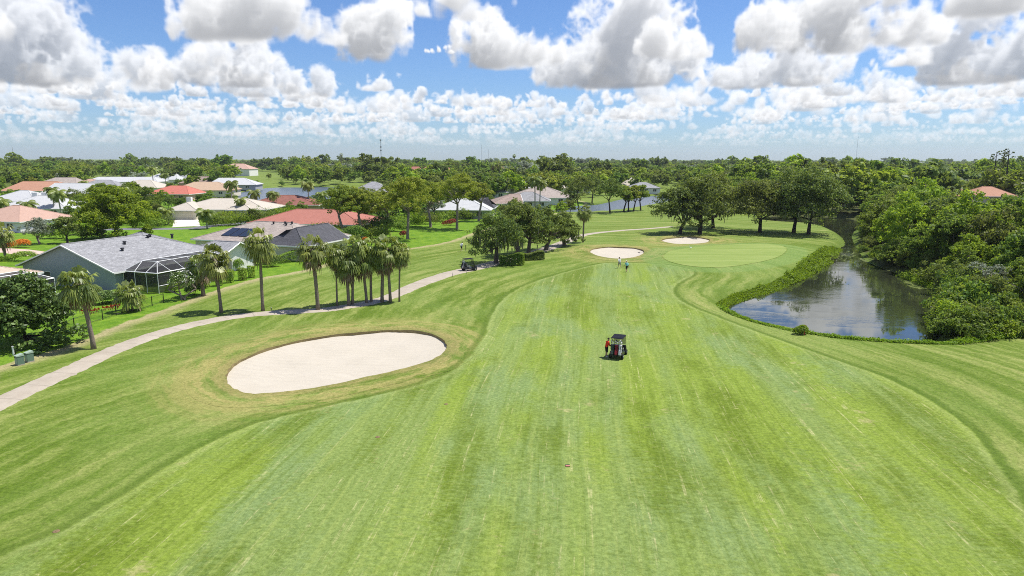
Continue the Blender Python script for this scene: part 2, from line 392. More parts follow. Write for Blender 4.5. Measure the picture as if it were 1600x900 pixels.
# ---- outlines
def poly_sdf(X, Y, poly):
    """signed distance to a closed outline, negative inside"""
    X = np.asarray(X, np.float64); Y = np.asarray(Y, np.float64); d = np.full(X.shape, 1e18); ins = np.zeros(X.shape, bool); p = np.asarray(poly, float)
    for i in range(len(p)):
        ax, ay = p[i - 1]; bx, by = p[i]; ex, ey = bx - ax, by - ay; wx, wy = X - ax, Y - ay
        t = np.clip((wx * ex + wy * ey) / (ex * ex + ey * ey + 1e-12), 0, 1)
        np.minimum(d, (wx - ex * t) ** 2 + (wy - ey * t) ** 2, out=d)
        c = ((ay > Y) != (by > Y)) & (X < (bx - ax) * (Y - ay) / ((by - ay) if by != ay else 1e-12) + ax); ins ^= c
    return np.sqrt(d) * np.where(ins, -1, 1)
def smooth_poly(pts, n=6, closed=True):
    p = np.asarray(pts, float); m = len(p); o = []
    for i in range(m if closed else m - 1):
        q = [p[(i + k) % m] if closed else p[min(max(i + k, 0), m - 1)] for k in (-1, 0, 1, 2)]
        for t in np.arange(n) / n:
            o.append(.5 * ((2 * q[1]) + (-q[0] + q[2]) * t + (2 * q[0] - 5 * q[1] + 4 * q[2] - q[3]) * t * t + (-q[0] + 3 * q[1] - 3 * q[2] + q[3]) * t ** 3))
    if not closed: o.append(p[-1])
    return np.array(o)
def ground_poly(px, z=0.0, n=6): return smooth_poly([P(u, v, z) for u, v in px], n)
sstep = lambda x, a, b: (lambda t: t * t * (3 - 2 * t))(np.clip((x - a) / (b - a), 0, 1))
# ---------------------------------------------------------------- ground outlines (measured on the photo, laid on the ground)
WATER = -0.9
POND = ground_poly([(1136, 482), (1147, 492), (1180, 504), (1230, 515), (1290, 526), (1350, 533), (1420, 538), (1458, 539), (1474, 522), (1482, 498), (1484, 474), (1468, 455), (1438, 440), (1404, 428), (1372, 416), (1352, 406),
                    (1345, 396), (1336, 381), (1333, 367), (1342, 354), (1345, 346), (1310, 340), (1230, 338), (1185, 339), (1180, 344), (1215, 349), (1262, 352), (1292, 358), (1310, 368), (1319, 382), (1300, 393), (1289, 408), (1255, 432), (1205, 453), (1162, 467), (1142, 474)], WATER, 5)
LAKE_MID = ground_poly([(850, 331), (885, 334), (930, 332), (968, 328), (1010, 321), (1048, 314), (1075, 309), (1060, 304), (1020, 306), (985, 309), (960, 314), (932, 320), (900, 322), (870, 327)], WATER, 4)
LAKE_FAR = ground_poly([(350, 314), (362, 304), (385, 299), (410, 294.5), (440, 293), (480, 293), (520, 292.5), (560, 294), (585, 300), (570, 312), (500, 316), (430, 317)], WATER, 4)
FAIRWAY = smooth_poly([P(u, v) for u, v in [(-900, 1500), (-60, 905), (100, 829), (200, 769), (300, 705), (400, 660), (500, 635), (600, 613), (680, 590), (735, 560), (757, 528), (767, 492), (790, 462), (835, 440), (900, 421), (950, 411),
           (1010, 413), (1060, 420), (1085, 428), (1064, 441), (1052, 455), (1070, 474), (1120, 495), (1200, 524), (1300, 559), (1400, 597), (1500, 658), (1560, 728), (1610, 805), (1700, 1000), (2400, 1500)]], 5)
GREEN = ground_poly([(1036, 402), (1050, 393), (1082, 387), (1130, 383), (1182, 382), (1216, 384), (1229, 390), (1216, 402), (1180, 412), (1132, 419), (1085, 418), (1050, 411)], .3, 5)
LAWN = smooth_poly([P(u, v) for u, v in [(-260, 660), (-40, 588), (100, 546), (180, 512), (260, 483), (330, 455), (400, 434), (475, 420), (560, 396), (640, 387), (700, 377), (745, 362), (800, 347), (842, 338), (880, 331), (905, 321), (880, 312), (600, 305), (200, 300), (-200, 310)]], 4)
WOODS = smooth_poly([P(u, v) for u, v in [(1500, 541), (1600, 532), (1750, 540), (2600, 560), (2300, 330), (1500, 262), (1100, 268), (1110, 300), (1200, 334), (1350, 340), (1346, 356), (1340, 368), (1347, 384), (1358, 402), (1380, 414), (1412, 425), (1446, 437), (1480, 452), (1496, 474), (1494, 500), (1486, 525)]], 3)
BUNKERS = [ground_poly(q, 0, 9) for q in (
    [(352, 584), (362, 571), (385, 560), (430, 545), (490, 531), (560, 522), (620, 518.5), (665, 522), (692, 533), (700, 545), (692, 556), (670, 566), (620, 577), (560, 590), (500, 603), (440, 610), (395, 613), (368, 607), (355, 597)],
    [(921, 396), (935, 391), (965, 389), (995, 391), (1007, 396), (1000, 401), (985, 404), (960, 404.5), (935, 401)],
    [(1033, 376), (1050, 373), (1080, 371), (1100, 373), (1110, 376), (1095, 380), (1065, 381), (1045, 379)])]
BUNKER_DIP = (.48, .34, .34)
def base_h(X, Y):
    near = 1 - sstep(np.hypot(X, Y), 180, 420)
    h = near * (.16 * np.sin(X * .061 + 1.3 + .4 * np.sin(Y * .03)) * np.cos(Y * .047 + .6) + .10 * np.sin(X * .13 - Y * .09))
    h = h + .45 * (1 - sstep(poly_sdf(X, Y, GREEN), -2, 9))
    for b, k in zip(BUNKERS, (.55, .45, .35)):
        s = poly_sdf(X, Y, b); h = h + k * np.exp(-((s - 2.0) / 3.2) ** 2) * (Y > b[:, 1].mean() - 3 + 0 * X) * sstep(Y, b[:, 1].mean() - 4, b[:, 1].mean() + 3)
    return h
def terrain(X, Y, holes=False):
    X = np.asarray(X, float); Y = np.asarray(Y, float)
    h = base_h(X, Y)
    for q in (POND, LAKE_MID, LAKE_FAR):
        s = poly_sdf(X, Y, q); k = 2.4 if q is POND else 4.0
        h = np.where(s > 0, WATER + (h - WATER) * sstep(s, -.6, k), WATER - .05 - 1.3 * sstep(-s, 0, 6))
    if holes:
        for b in BUNKERS: h = np.where(poly_sdf(X, Y, b) < .55, h - 1.1, h)
    return h
HGRID = []
def gz(x, y):
    if not HGRID: return float(terrain(np.array([x]), np.array([y]))[0])
    xs, ys, Z = HGRID; i = min(max(np.searchsorted(xs, x) - 1, 0), len(xs) - 2); j = min(max(np.searchsorted(ys, y) - 1, 0), len(ys) - 2)
    a = (x - xs[i]) / (xs[i + 1] - xs[i]); b = (y - ys[j]) / (ys[j + 1] - ys[j])
    return float((Z[j, i] * (1 - a) + Z[j, i + 1] * a) * (1 - b) + (Z[j + 1, i] * (1 - a) + Z[j + 1, i + 1] * a) * b)
def zone_attrs(X, Y):
    s = [poly_sdf(X, Y, b) for b in BUNKERS]
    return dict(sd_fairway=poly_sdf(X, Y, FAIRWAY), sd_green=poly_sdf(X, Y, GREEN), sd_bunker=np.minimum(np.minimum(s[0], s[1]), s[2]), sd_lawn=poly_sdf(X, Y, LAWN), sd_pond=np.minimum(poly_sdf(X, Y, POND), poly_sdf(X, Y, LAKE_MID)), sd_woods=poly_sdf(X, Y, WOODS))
def grid_axis(a, b, step, lo, hi, g=1.16):
    c = list(np.arange(a, b + 1e-6, step)); d = step
    while c[-1] < hi: d *= g; c.append(c[-1] + d)
    d = step; e = []; x = a
    while x > lo: d *= g; x -= d; e.append(x)
    return np.array(e[::-1] + c)
def grass_material():
    m, nt, out = node_mat('turf'); k = NT(nt); p = k.pos()
    sF, sG, sB, sL, sP, sW = (k.attr(a) for a in ('sd_fairway', 'sd_green', 'sd_bunker', 'sd_lawn', 'sd_pond', 'sd_woods'))
    fine = k.noise(p, 4.2, 8, .82); mid = k.noise(p, .55, 4, .6); big = k.noise(p, .06, 3, .55)
    warp = k.n('ShaderNodeVectorMath', operation='ADD'); k.put(warp.inputs[0], p)
    wn = k.n('ShaderNodeTexNoise'); k.put(wn.inputs['Vector'], p); wn.inputs['Scale'].default_value = .018; wn.inputs['Detail'].default_value = 1.75
    wv = k.n('ShaderNodeVectorMath', operation='SCALE'); k.put(wv.inputs[0], wn.outputs['Color']); wv.inputs['Scale'].default_value = 5.0; k.put(warp.inputs[1], wv.outputs[0])
    w = warp.outputs[0]
    # fairway: long mowing lanes with ragged edges, patches of pale, yellow and olive turf
    pr = k.mapping(p, rot=(0, 0, math.radians(6.5))); w = k.mapping(w, rot=(0, 0, math.radians(6.5)))
    grain = k.noise(k.mapping(pr, (1.1, 3.0, 1), (2, 1, 0)), 1.0, 4, .75)                       # short cross grain
    lane = k.noise(k.mapping(w, (.30, .012, 1)), 1.0, 2, .5)
    lane2 = k.noise(k.mapping(w, (.24, .016, 1), (13, 8, 0)), 1.0, 4, .62)
    patch = k.noise(k.mapping(w, (.15, .045, 1), (4, 1, 0)), 1.0, 4, .6)
    streak = k.noise(k.mapping(w, (2.3, .060, 1), (9, 2, 0)), 1.0, 4, .70)
    wheel = k.noise(k.mapping(w, (4.6, .065, 1), (1, 7, 0)), 1.0, 4, .75)
    gj = k.math('MULTIPLY', k.math('SUBTRACT', grain, .5), .40)
    pale = (.184, .252, .066); yel = (.186, .258, .036); olive = (.094, .144, .008); mint = (.170, .246, .095)
    fw = k.mix(k.ramp(k.math('ADD', lane, gj), .42, .58), pale, yel)
    fw = k.mix(k.math('MULTIPLY', k.ramp(k.math('ADD', patch, gj), .50, .62), .65), fw, mint)
    rag = k.noise(k.mapping(w, (.22, .10, 1), (23, 5, 0)), 1.0, 5, .66)
    fw = k.mix(k.math('MULTIPLY', k.ramp(k.math('ADD', k.math('ADD', k.math('MULTIPLY', lane2, .55), k.math('MULTIPLY', rag, .45)), gj), .495, .60), .78), fw, olive)
    fw = k.mix(k.math('MULTIPLY', k.ramp(streak, .53, .66), .34), fw, (.28, .335, .085))
    fw = k.mix(k.math('MULTIPLY', k.ramp(streak, .47, .35), .36), fw, olive)
    dash = k.noise(k.mapping(pr, (1.2, .85, 1), (3, 31, 0)), 1.0, 4, .75)
    fw = k.mix(k.math('MULTIPLY', k.math('MULTIPLY', k.ramp(wheel, .57, .65), k.ramp(dash, .45, .62)), .62), fw, (.46, .44, .21))
    straw = k.noise(p, 3.4, 5, .8)
    fw = k.mix(k.math('MULTIPLY', k.math('MULTIPLY', k.ramp(straw, .60, .70), k.ramp(rag, .40, .58)), .55), fw, (.44, .42, .20))
    fw = k.mix(k.math('MULTIPLY', k.ramp(grain, .56, .72), .35), fw, (.30, .345, .10))
    fw = k.mix(k.math('MULTIPLY', k.ramp(grain, .44, .30), .35), fw, olive)
    bare = k.noise(k.mapping(pr, (.30, .22, 1), (40, 3, 0)), 1.0, 4, .7)
    fw = k.mix(k.math('MULTIPLY', k.ramp(k.math('ADD', bare, gj), .64, .74), .6), fw, (.36, .33, .15))
    # rough: mown along the edges of fairway and bunkers
    vc = k.n('ShaderNodeCombineXYZ'); k.put(vc.inputs[0], k.math('ADD', sF, k.math('MULTIPLY', mid, 1.6))); k.put(vc.inputs[1], k.math('MULTIPLY', sB, .12)); vr = vc.outputs[0]
    sep = k.n('ShaderNodeSeparateXYZ'); k.put(sep.inputs[0], p); k.put(vc.inputs[2], k.math('MULTIPLY', k.math('ADD', sep.outputs[0], sep.outputs[1]), .05))
    rs = k.noise(vr, .62, 6, .72); grain_r = k.noise(k.mapping(p, (1.1, 3.0, 1), (7, 1, 0)), 1.0, 4, .72)
    ro = k.mix(k.ramp(rs, .43, .57), (.105, .165, .018), (.196, .244, .056))
    ro = k.mix(k.math('MULTIPLY', k.ramp(rs, .55, .66), .60), ro, (.30, .305, .105))
    ro = k.mix(k.math('MULTIPLY', k.ramp(rs, .43, .35), .55), ro, (.072, .125, .008))
    ro = k.mix(k.math('MULTIPLY', k.ramp(big, .44, .58), .40), ro, (.150, .225, .045))
    ro = k.mix(k.math('MULTIPLY', k.ramp(grain_r, .56, .74), .40), ro, (.30, .315, .105))
    ro = k.mix(k.math('MULTIPLY', k.ramp(grain_r, .44, .28), .40), ro, (.072, .125, .008))
    vb = k.n('ShaderNodeCombineXYZ'); k.put(vb.inputs[0], k.math('ADD', k.math('MULTIPLY', sB, .7), k.math('MULTIPLY', mid, 1.2))); sp2 = k.n('ShaderNodeSeparateXYZ'); k.put(sp2.inputs[0], p); k.put(vb.inputs[1], k.math('MULTIPLY', k.math('ADD', sp2.outputs[0], sp2.outputs[1]), .16))
    rb = k.noise(vb.outputs[0], 1.1, 4, .7)
    nearb = k.math('MULTIPLY', k.ramp(sB, 8.0, 1.5), k.ramp(rb, .40, .56))
    ro = k.mix(k.math('MULTIPLY', nearb, .85), ro, (.33, .285, .105))
    ro = k.mix(k.math('MULTIPLY', k.ramp(sB, 1.6, .0), .55), ro, (.19, .17, .06))
    wob = k.math('ADD', sF, k.math('MULTIPLY', k.math('SUBTRACT', mid, .5), .6))
    c = k.mix(k.ramp(wob, -.12, .12), fw, ro)
    c = k.mix(k.math('MULTIPLY', k.math('MULTIPLY', k.ramp(wob, -.1, .12), k.ramp(wob, .80, .40)), .68), c, (.075, .128, .012))
    c = k.mix(k.math('MULTIPLY', k.math('MULTIPLY', k.ramp(wob, -.75, -.30), k.ramp(wob, .0, -.2)), .35), c, (.30, .35, .12))
    # collar and approach of the green
    c = k.mix(k.math('MULTIPLY', k.math('MULTIPLY', k.ramp(sG, 4.2, 3.4), k.ramp(sG, .0, .4)), .5), c, (.165, .260, .072))
    # pond margin
    c = k.mix(k.math('MULTIPLY', k.ramp(sP, 3.0, .4), .8), c, (.09, .14, .018))
    # dry strip, then watered house lawns
    dl = k.math('ADD', sL, k.math('MULTIPLY', k.math('SUBTRACT', mid, .5), 2.0))
    c = k.mix(k.math('MULTIPLY', k.math('MULTIPLY', k.ramp(dl, 2.2, .7), k.ramp(dl, -.6, .1)), .7), c, (.40, .33, .19))
    lawn = k.mix(k.ramp(mid, .35, .65), (.085, .185, .012), (.165, .270, .022))
    c = k.mix(k.ramp(dl, .15, -.25), c, lawn)
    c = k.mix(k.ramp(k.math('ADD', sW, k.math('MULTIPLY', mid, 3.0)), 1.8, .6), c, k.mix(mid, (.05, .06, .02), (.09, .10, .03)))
    # blades: fine light and dark grain
    c = k.mix(1.0, c, k.mix(k.ramp(fine, .36, .64), (.62, .66, .55), (1.30, 1.26, 1.35)), 'MULTIPLY')
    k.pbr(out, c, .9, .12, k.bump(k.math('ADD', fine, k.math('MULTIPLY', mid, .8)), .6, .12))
    return m
MAT_TURF = grass_material()
def build_ground():
    xs = grid_axis(-100, 100, .7, -9000, 9000); ys = grid_axis(20, 200, .7, -600, 9000)
    X, Y = np.meshgrid(xs, ys); A = zone_attrs(X, Y); Z = terrain(X, Y); HGRID.extend([xs, ys, Z.copy()]); Z = np.where(A['sd_bunker'] < .55, Z - 1.1, Z); nx, ny = len(xs), len(ys)
    i = np.arange(nx * ny).reshape(ny, nx)
    F = np.stack([i[:-1, :-1], i[:-1, 1:], i[1:, 1:], i[1:, :-1]], -1).reshape(-1, 4)
    me = np_mesh('ground', np.stack([X, Y, Z], -1).reshape(-1, 3), F, True, vert_attr={a: v.ravel() for a, v in A.items()})
    o = link('ground', me, MAT_TURF); tag(o, 'mown golf course turf with fairway, rough and lawns', None, kind='structure')
build_ground()
# ---------------------------------------------------------------- water
def water_material():
    m, nt, out = node_mat('still_water'); k = NT(nt); p = k.pos()
    r = k.noise(k.mapping(p, (.7, 2.2, 1)), 1.0, 3, .6); r2 = k.noise(k.mapping(p, (.10, .16, 1)), 1.0, 2, .5)
    h = k.math('MULTIPLY', r, k.ramp(r2, .42, .62))
    k.pbr(out, k.mix(r2, (.020, .026, .016), (.034, .038, .020)), .03, .5, k.bump(h, .07, .25)).inputs['IOR'].default_value = 1.75
    return m
MAT_WATER = water_material()
def breezy_water():
    m, nt, out = node_mat('breezy_water'); k = NT(nt); p = k.pos(); r = k.noise(k.mapping(p, (.5, 1.2, 1)), 1.0, 3, .6)
    k.pbr(out, (.10, .125, .155), .28, .5, k.bump(r, .5, .5)); return m
MAT_LAKE = breezy_water()
def ngon(name, poly, z, mat, grow=0.0):
    c = poly.mean(0); V = [(x, y, z) for x, y in (poly + (poly - c) / np.linalg.norm(poly - c, axis=1)[:, None] * grow)]
    me = bpy.data.meshes.new(name); me.from_pydata(V, [], [tuple(range(len(V)))]); me.update()
    if me.polygons[0].normal.z < 0: me.flip_normals()
    import bmesh as bm_
    b = bm_.new(); b.from_mesh(me); bm_.ops.triangulate(b, faces=b.faces[:]); b.to_mesh(me); b.free()
    return link(name, me, mat)
for nm, q, lb in (('pond_water', POND, 'dark reflecting pond curving beside the putting green'), ('lake_water', LAKE_MID, 'narrow lake beyond the far fairway'), ('lake_water', LAKE_FAR, 'small lake among houses at the left')):
    w = ngon(nm, q, WATER, MAT_WATER if nm == 'pond_water' else MAT_LAKE); tag(w, lb, None, kind='structure')
# ---------------------------------------------------------------- draped sheets: green, path, street, bunkers
def ring_sheet(poly, zfun, rings=9, lift=.015):
    c = poly.mean(0); V = []; n = len(poly)
    for k in range(rings): t = 1 - k / rings; V.append(c + (poly - c) * t)
    xy = np.concatenate(V + [c[None]]); F = []
    for k in range(rings - 1):
        for j in range(n): F.append((k * n + j, k * n + (j + 1) % n, (k + 1) * n + (j + 1) % n, (k + 1) * n + j))
    b = (rings - 1) * n
    for j in range(n): F.append((b + j, b + (j + 1) % n, len(xy) - 1, len(xy) - 1))
    return xy, F
def fix_faces(F): return [tuple(dict.fromkeys(f)) for f in F]
def sheet_obj(name, xy, z, F, mat, attrs=True):
    me = bpy.data.meshes.new(name); me.from_pydata(np.column_stack([xy, z]).tolist(), [], fix_faces(F)); me.polygons.foreach_set('use_smooth', [True] * len(me.polygons))
    if attrs:
        for a, v in zone_attrs(xy[:, 0], xy[:, 1]).items(): q = me.attributes.new(a, 'FLOAT', 'POINT'); q.data.foreach_set('value', v.astype(np.float32))
    me.update()
    if me.polygons and sum(p.normal.z for p in me.polygons) < 0: me.flip_normals()
    return link(name, me, mat)
def green_material():
    m, nt, out = node_mat('putting_turf'); k = NT(nt); p = k.pos()
    lane = k.noise(k.mapping(p, (.05, .42, 1), rot=(0, 0, math.radians(12))), 1, 3, .6); mid = k.noise(p, .5, 4, .6)
    c = k.mix(k.ramp(lane, .38, .62), (.185, .250, .055), (.245, .300, .085)); c = k.mix(k.math('MULTIPLY', k.ramp(mid, .5, .7), .4), c, (.165, .240, .045))
    k.pbr(out, c, .85, .15); return m
xy, F = ring_sheet(GREEN, None, 16); g = sheet_obj('putting_green', xy, terrain(xy[:, 0], xy[:, 1]) + .03, F, green_material(), False); tag(g, 'oval putting green of fine pale turf beside the pond', None, kind='structure')
def path_material(name, a, b, scale=.5):
    m, nt, out = node_mat(name); k = NT(nt); p = k.pos(); n = k.noise(p, scale, 6, .65); n2 = k.noise(p, 6.0, 4, .7)
    c = k.mix(k.ramp(n, .35, .65), a, b); s_ = k.attr('along'); c = k.mix(k.math('MULTIPLY', k.ramp(k.math('ABSOLUTE', k.math('SUBTRACT', k.math('FRACT', k.math('DIVIDE', s_, 3.0)), .5)), .03, .012), .32), c, tuple(q * .35 for q in a)); c = k.mix(k.math('MULTIPLY', k.ramp(k.noise(p, 1.6, 5, .7), .52, .7), .3), c, tuple(q * .7 for q in a)); c = k.mix(k.math('MULTIPLY', k.ramp(n2, .55, .75), .30), c, tuple(q * .55 for q in a)); k.pbr(out, c, .85, .2, k.bump(n2, .2, .02)); return m
MAT_PATH = path_material('worn_concrete', (.350, .302, .240), (.415, .365, .298))
def strip(name, px, width, mat, lift=.035, label=None, world=False, n=8):
    pts = smooth_poly([q if world else P(*q) for q in px], n, False); w = np.interp(np.linspace(0, 1, len(pts)), np.linspace(0, 1, len(width)), width)
    t = np.gradient(pts, axis=0); t /= np.linalg.norm(t, axis=1)[:, None]; nrm = np.column_stack([-t[:, 1], t[:, 0]]); jr = np.random.default_rng(3)
    K = 5; V = []; Z = []
    for j in range(K):
        s = j / (K - 1) - .5; e = jr.normal(0, .07, len(pts)) if j in (0, K - 1) else 0
        V.append(pts + nrm * (w * s + e)[:, None])
    xy = np.stack(V, 1).reshape(-1, 2); z = terrain(xy[:, 0], xy[:, 1]) + lift; z.reshape(-1, K)[:, 0] -= .08 if lift > .02 else 0; z.reshape(-1, K)[:, -1] -= .08 if lift > .02 else 0
    F = [(i * K + j, i * K + j + 1, (i + 1) * K + j + 1, (i + 1) * K + j) for i in range(len(pts) - 1) for j in range(K - 1)]
    o = sheet_obj(name, xy, z, F, mat, False); tag(o, label, None, kind='structure')
    al = np.repeat(np.concatenate([[0], np.cumsum(np.linalg.norm(np.diff(pts, axis=0), axis=1))]), K); q = o.data.attributes.new('along', 'FLOAT', 'POINT'); q.data.foreach_set('value', al.astype(np.float32)); return o
strip('cart_path', [(-110, 690), (-60, 662), (0, 631), (60, 603), (120, 576), (180, 549), (250, 523), (320, 505), (380, 494.5), (440, 489), (500, 485), (545, 479), (590, 470), (625, 458), (650, 447), (700, 430), (745, 420), (790, 409), (830, 398), (862, 388), (890, 376), (915, 366.5), (960, 361), (1010, 358), (1050, 355)],
      (2.5, 2.5, 2.5, 2.5, 2.5, 2.5, 2.6, 3.4, 4.0, 3.2, 2.4, 2.0), MAT_PATH, .06, 'pale concrete cart path curving past the palms', n=10)
MAT_ROAD = path_material('asphalt', (.13, .13, .15), (.19, .19, .20), .3)
strip('street', [(-200, 372), (60, 362), (200, 357), (300, 355.5), (330, 352), (420, 343)], (7, 7), MAT_ROAD, .03, 'grey residential street between the houses')
MAT_DRIVE = path_material('pale_concrete', (.62, .58, .50), (.70, .66, .58))
strip('driveway', [(291, 353), (291, 342.5)], (7.4, 7.4), MAT_DRIVE, .06, 'pale concrete driveway in front of the cream garage')
MAT_PAVER = path_material('pink_pavers', (.50, .36, .30), (.58, .44, .37))
strip('driveway', [(-20, 391), (20, 394), (62, 399)], (5.5, 5.5), MAT_PAVER, .06, 'pink paver driveway beside the orange shrubs')
def sand_material():
    m, nt, out = node_mat('bunker_sand'); k = NT(nt); p = k.pos(); n = k.noise(p, .35, 4, .6); n2 = k.noise(p, 7, 5, .7)
    rake = k.noise(k.mapping(p, (1.0, 5.0, 1), rot=(0, 0, .3)), 1.4, 3, .6)
    c = k.mix(n, (.44, .40, .325), (.51, .465, .39)); c = k.mix(k.math('MULTIPLY', k.ramp(rake, .5, .68), .28), c, (.38, .34, .275)); c = k.mix(k.math('MULTIPLY', k.ramp(k.noise(p, .9, 6, .75), .54, .70), .30), c, (.38, .34, .275))
    wv_ = k.n('ShaderNodeTexWave', wave_type='RINGS'); k.put(wv_.inputs['Vector'], k.mapping(p, (.12, .22, 1), (2.0, -11.5, 0))); wv_.inputs['Scale'].default_value = 2.2; wv_.inputs['Distortion'].default_value = 5.0; wv_.inputs['Detail'].default_value = 2.0; c = k.mix(k.math('MULTIPLY', k.ramp(wv_.outputs['Fac'], .55, .95), .10), c, (.36, .32, .255))
    k.pbr(out, c, .95, .1, k.bump(k.math('ADD', n2, k.math('ADD', k.math('MULTIPLY', rake, 1.2), k.math('MULTIPLY', wv_.outputs['Fac'], .5))), .6, .06)); return m
MAT_SAND = sand_material(); MAT_LIP = plain('bunker_lip_soil', (.24, .195, .095), .95, .1, var=.5, scale=5, bumpk=.6)
for b, dip, lb in zip(BUNKERS, BUNKER_DIP, ('large oval sand bunker left of the fairway near the cart path', 'sand bunker short of the green behind the two walking golfers', 'small sand bunker at the back of the green near the oaks')):
    c = b.mean(0); root = empty('sand_bunker', (c[0], c[1], gz(*c))); tag(root, lb, 'bunker'); rz_ = root.location.z
    L_ = Vector(root.location)
    rim = terrain(b[:, 0], b[:, 1])
    xy, F = ring_sheet(b, None, 12); n = len(b); z = np.zeros(len(xy))
    for k in range(12): t = 1 - k / 12; z[k * n:(k + 1) * n] = (rim * t + rim.mean() * (1 - t)) - dip * (.45 + .55 * (1 - t ** 4))
    z[-1] = rim.mean() - dip; z += .05 * np.sin(xy[:, 0] * 1.1) * np.cos(xy[:, 1] * .8)
    o = sheet_obj('sand', xy, z, F, MAT_SAND, False); o.parent = root; o.location = -L_
    d = np.roll(b, -1, 0) - np.roll(b, 1, 0); nr = np.column_stack([d[:, 1], -d[:, 0]]); nr /= np.linalg.norm(nr, axis=1)[:, None]
    if ((b - c) * nr).sum() < 0: nr = -nr
    jr = np.random.default_rng(5); jit = jr.normal(0, .10, n) - .05; jit = np.minimum((jit + np.roll(jit, 1) + np.roll(jit, 2)) / 3, .06)
    offs = (3.0, 2.0, 1.2, .5, .0); V = []; Z = []
    for q in offs: xy2 = b + nr * (q + (jit if q < .6 else 0))[:, None] if q < .6 else b + nr * q; V.append(xy2); Z.append(terrain(xy2[:, 0], xy2[:, 1]) + (.012 if q == 3.0 else .03 if q > 0 else .045))
    xy2 = np.concatenate(V); F2 = [(i * n + j, i * n + (j + 1) % n, (i + 1) * n + (j + 1) % n, (i + 1) * n + j) for i in range(len(offs) - 1) for j in range(n)]
    o = sheet_obj('turf_edge', xy2, np.concatenate(Z), F2, MAT_TURF); o.parent = root; o.location = -L_
    w0 = V[-1]; w1 = b - nr * .06; MBw = MB(); MBw.add([(x, y, q) for (x, y), q in zip(w0, Z[-1])] + [(x, y, q - dip * .45 - .12) for (x, y), q in zip(w1, rim)], [(j, (j + 1) % n, n + (j + 1) % n, n + j) for j in range(n)])
    o = MBw.build('lip', MAT_LIP, root, True); o.location = -L_
# ---------------------------------------------------------------- vegetation builders
LEAF = dict(
    oak=leaf_mat('oak_leaves', (.030, .056, .012), (.255, .325, .080), trans=.45),
    forest=leaf_mat('forest_leaves', (.032, .066, .010), (.275, .385, .060), trans=.48, hue=.13),
    bright=leaf_mat('bright_leaves', (.100, .180, .016), (.350, .470, .042), trans=.5, hue=.06),
    pine=leaf_mat('airy_leaves', (.090, .140, .018), (.360, .430, .062), trans=.45),
    glossy=leaf_mat('glossy_leaves', (.034, .066, .014), (.190, .280, .065), rough=.45, spec=.3, trans=.2),
    palm=leaf_mat('palm_leaves', (.055, .100, .014), (.345, .400, .085), rough=.42, spec=.45, trans=.35, hue=.06),
    dead=leaf_mat('dead_fronds', (.110, .075, .040), (.320, .240, .150), trans=.15, hue=.03),
    hedge=leaf_mat('hedge_leaves', (0.078, 0.147, 0.016), (0.295, 0.419, 0.039), hue=.05),
    reed=leaf_mat('bank_plants', (.100, .190, .012), (.270, .400, .030), trans=.45, hue=.04),
    red=leaf_mat('red_leaves', (0.155, 0.019, 0.019), (0.420, 0.050, 0.045), hue=.02), orange=leaf_mat('orange_leaves', (0.350, 0.080, 0.010), (0.750, 0.320, 0.030), hue=.02),
    white=leaf_mat('white_blossom', (0.450, 0.450, 0.400), (0.750, 0.750, 0.700), hue=.02), silver=leaf_mat('silver_leaves', (0.217, 0.264, 0.186), (0.360, 0.400, 0.320), hue=.03),
    moss=leaf_mat('hanging_moss', (.060, .070, .045), (.170, .190, .125), hue=.02), lily=leaf_mat('lily_pads', (0.139, 0.202, 0.046), (0.260, 0.300, 0.100), rough=.35, hue=.02))
BARK = dict(oak=bark_mat('oak_bark', (.13, .105, .085)), pale=bark_mat('pale_bark', (.24, .20, .17)), palm=bark_mat('palm_bark', (.20, .165, .13), (4, 4, 7)), royal=bark_mat('smooth_palm_bark', (.36, .34, .31), (2, 2, 4)), dark=bark_mat('dark_bark', (.055, .045, .038)))
def unit(r, n):
    v = r.normal(size=(n, 3)); return v / np.linalg.norm(v, axis=1)[:, None]
def leaf_faces(r, C, Nrm, L, W):
    """one pointed leaf (a diamond) per centre"""
    n = len(C); Nrm = Nrm / (np.linalg.norm(Nrm, axis=1)[:, None] + 1e-9); a = np.cross(Nrm, unit(r, n)); a /= np.linalg.norm(a, axis=1)[:, None] + 1e-9; b = np.cross(Nrm, a)
    L = (L * r.uniform(.65, 1.3, n))[:, None]; W = (W * r.uniform(.65, 1.3, n))[:, None]
    fold = Nrm * L * .10
    V = np.stack([C - a * L / 2, C + b * W / 2 + fold, C + a * L / 2, C - b * W / 2 + fold], 1).reshape(-1, 3)
    return V, np.arange(4 * n).reshape(n, 4)
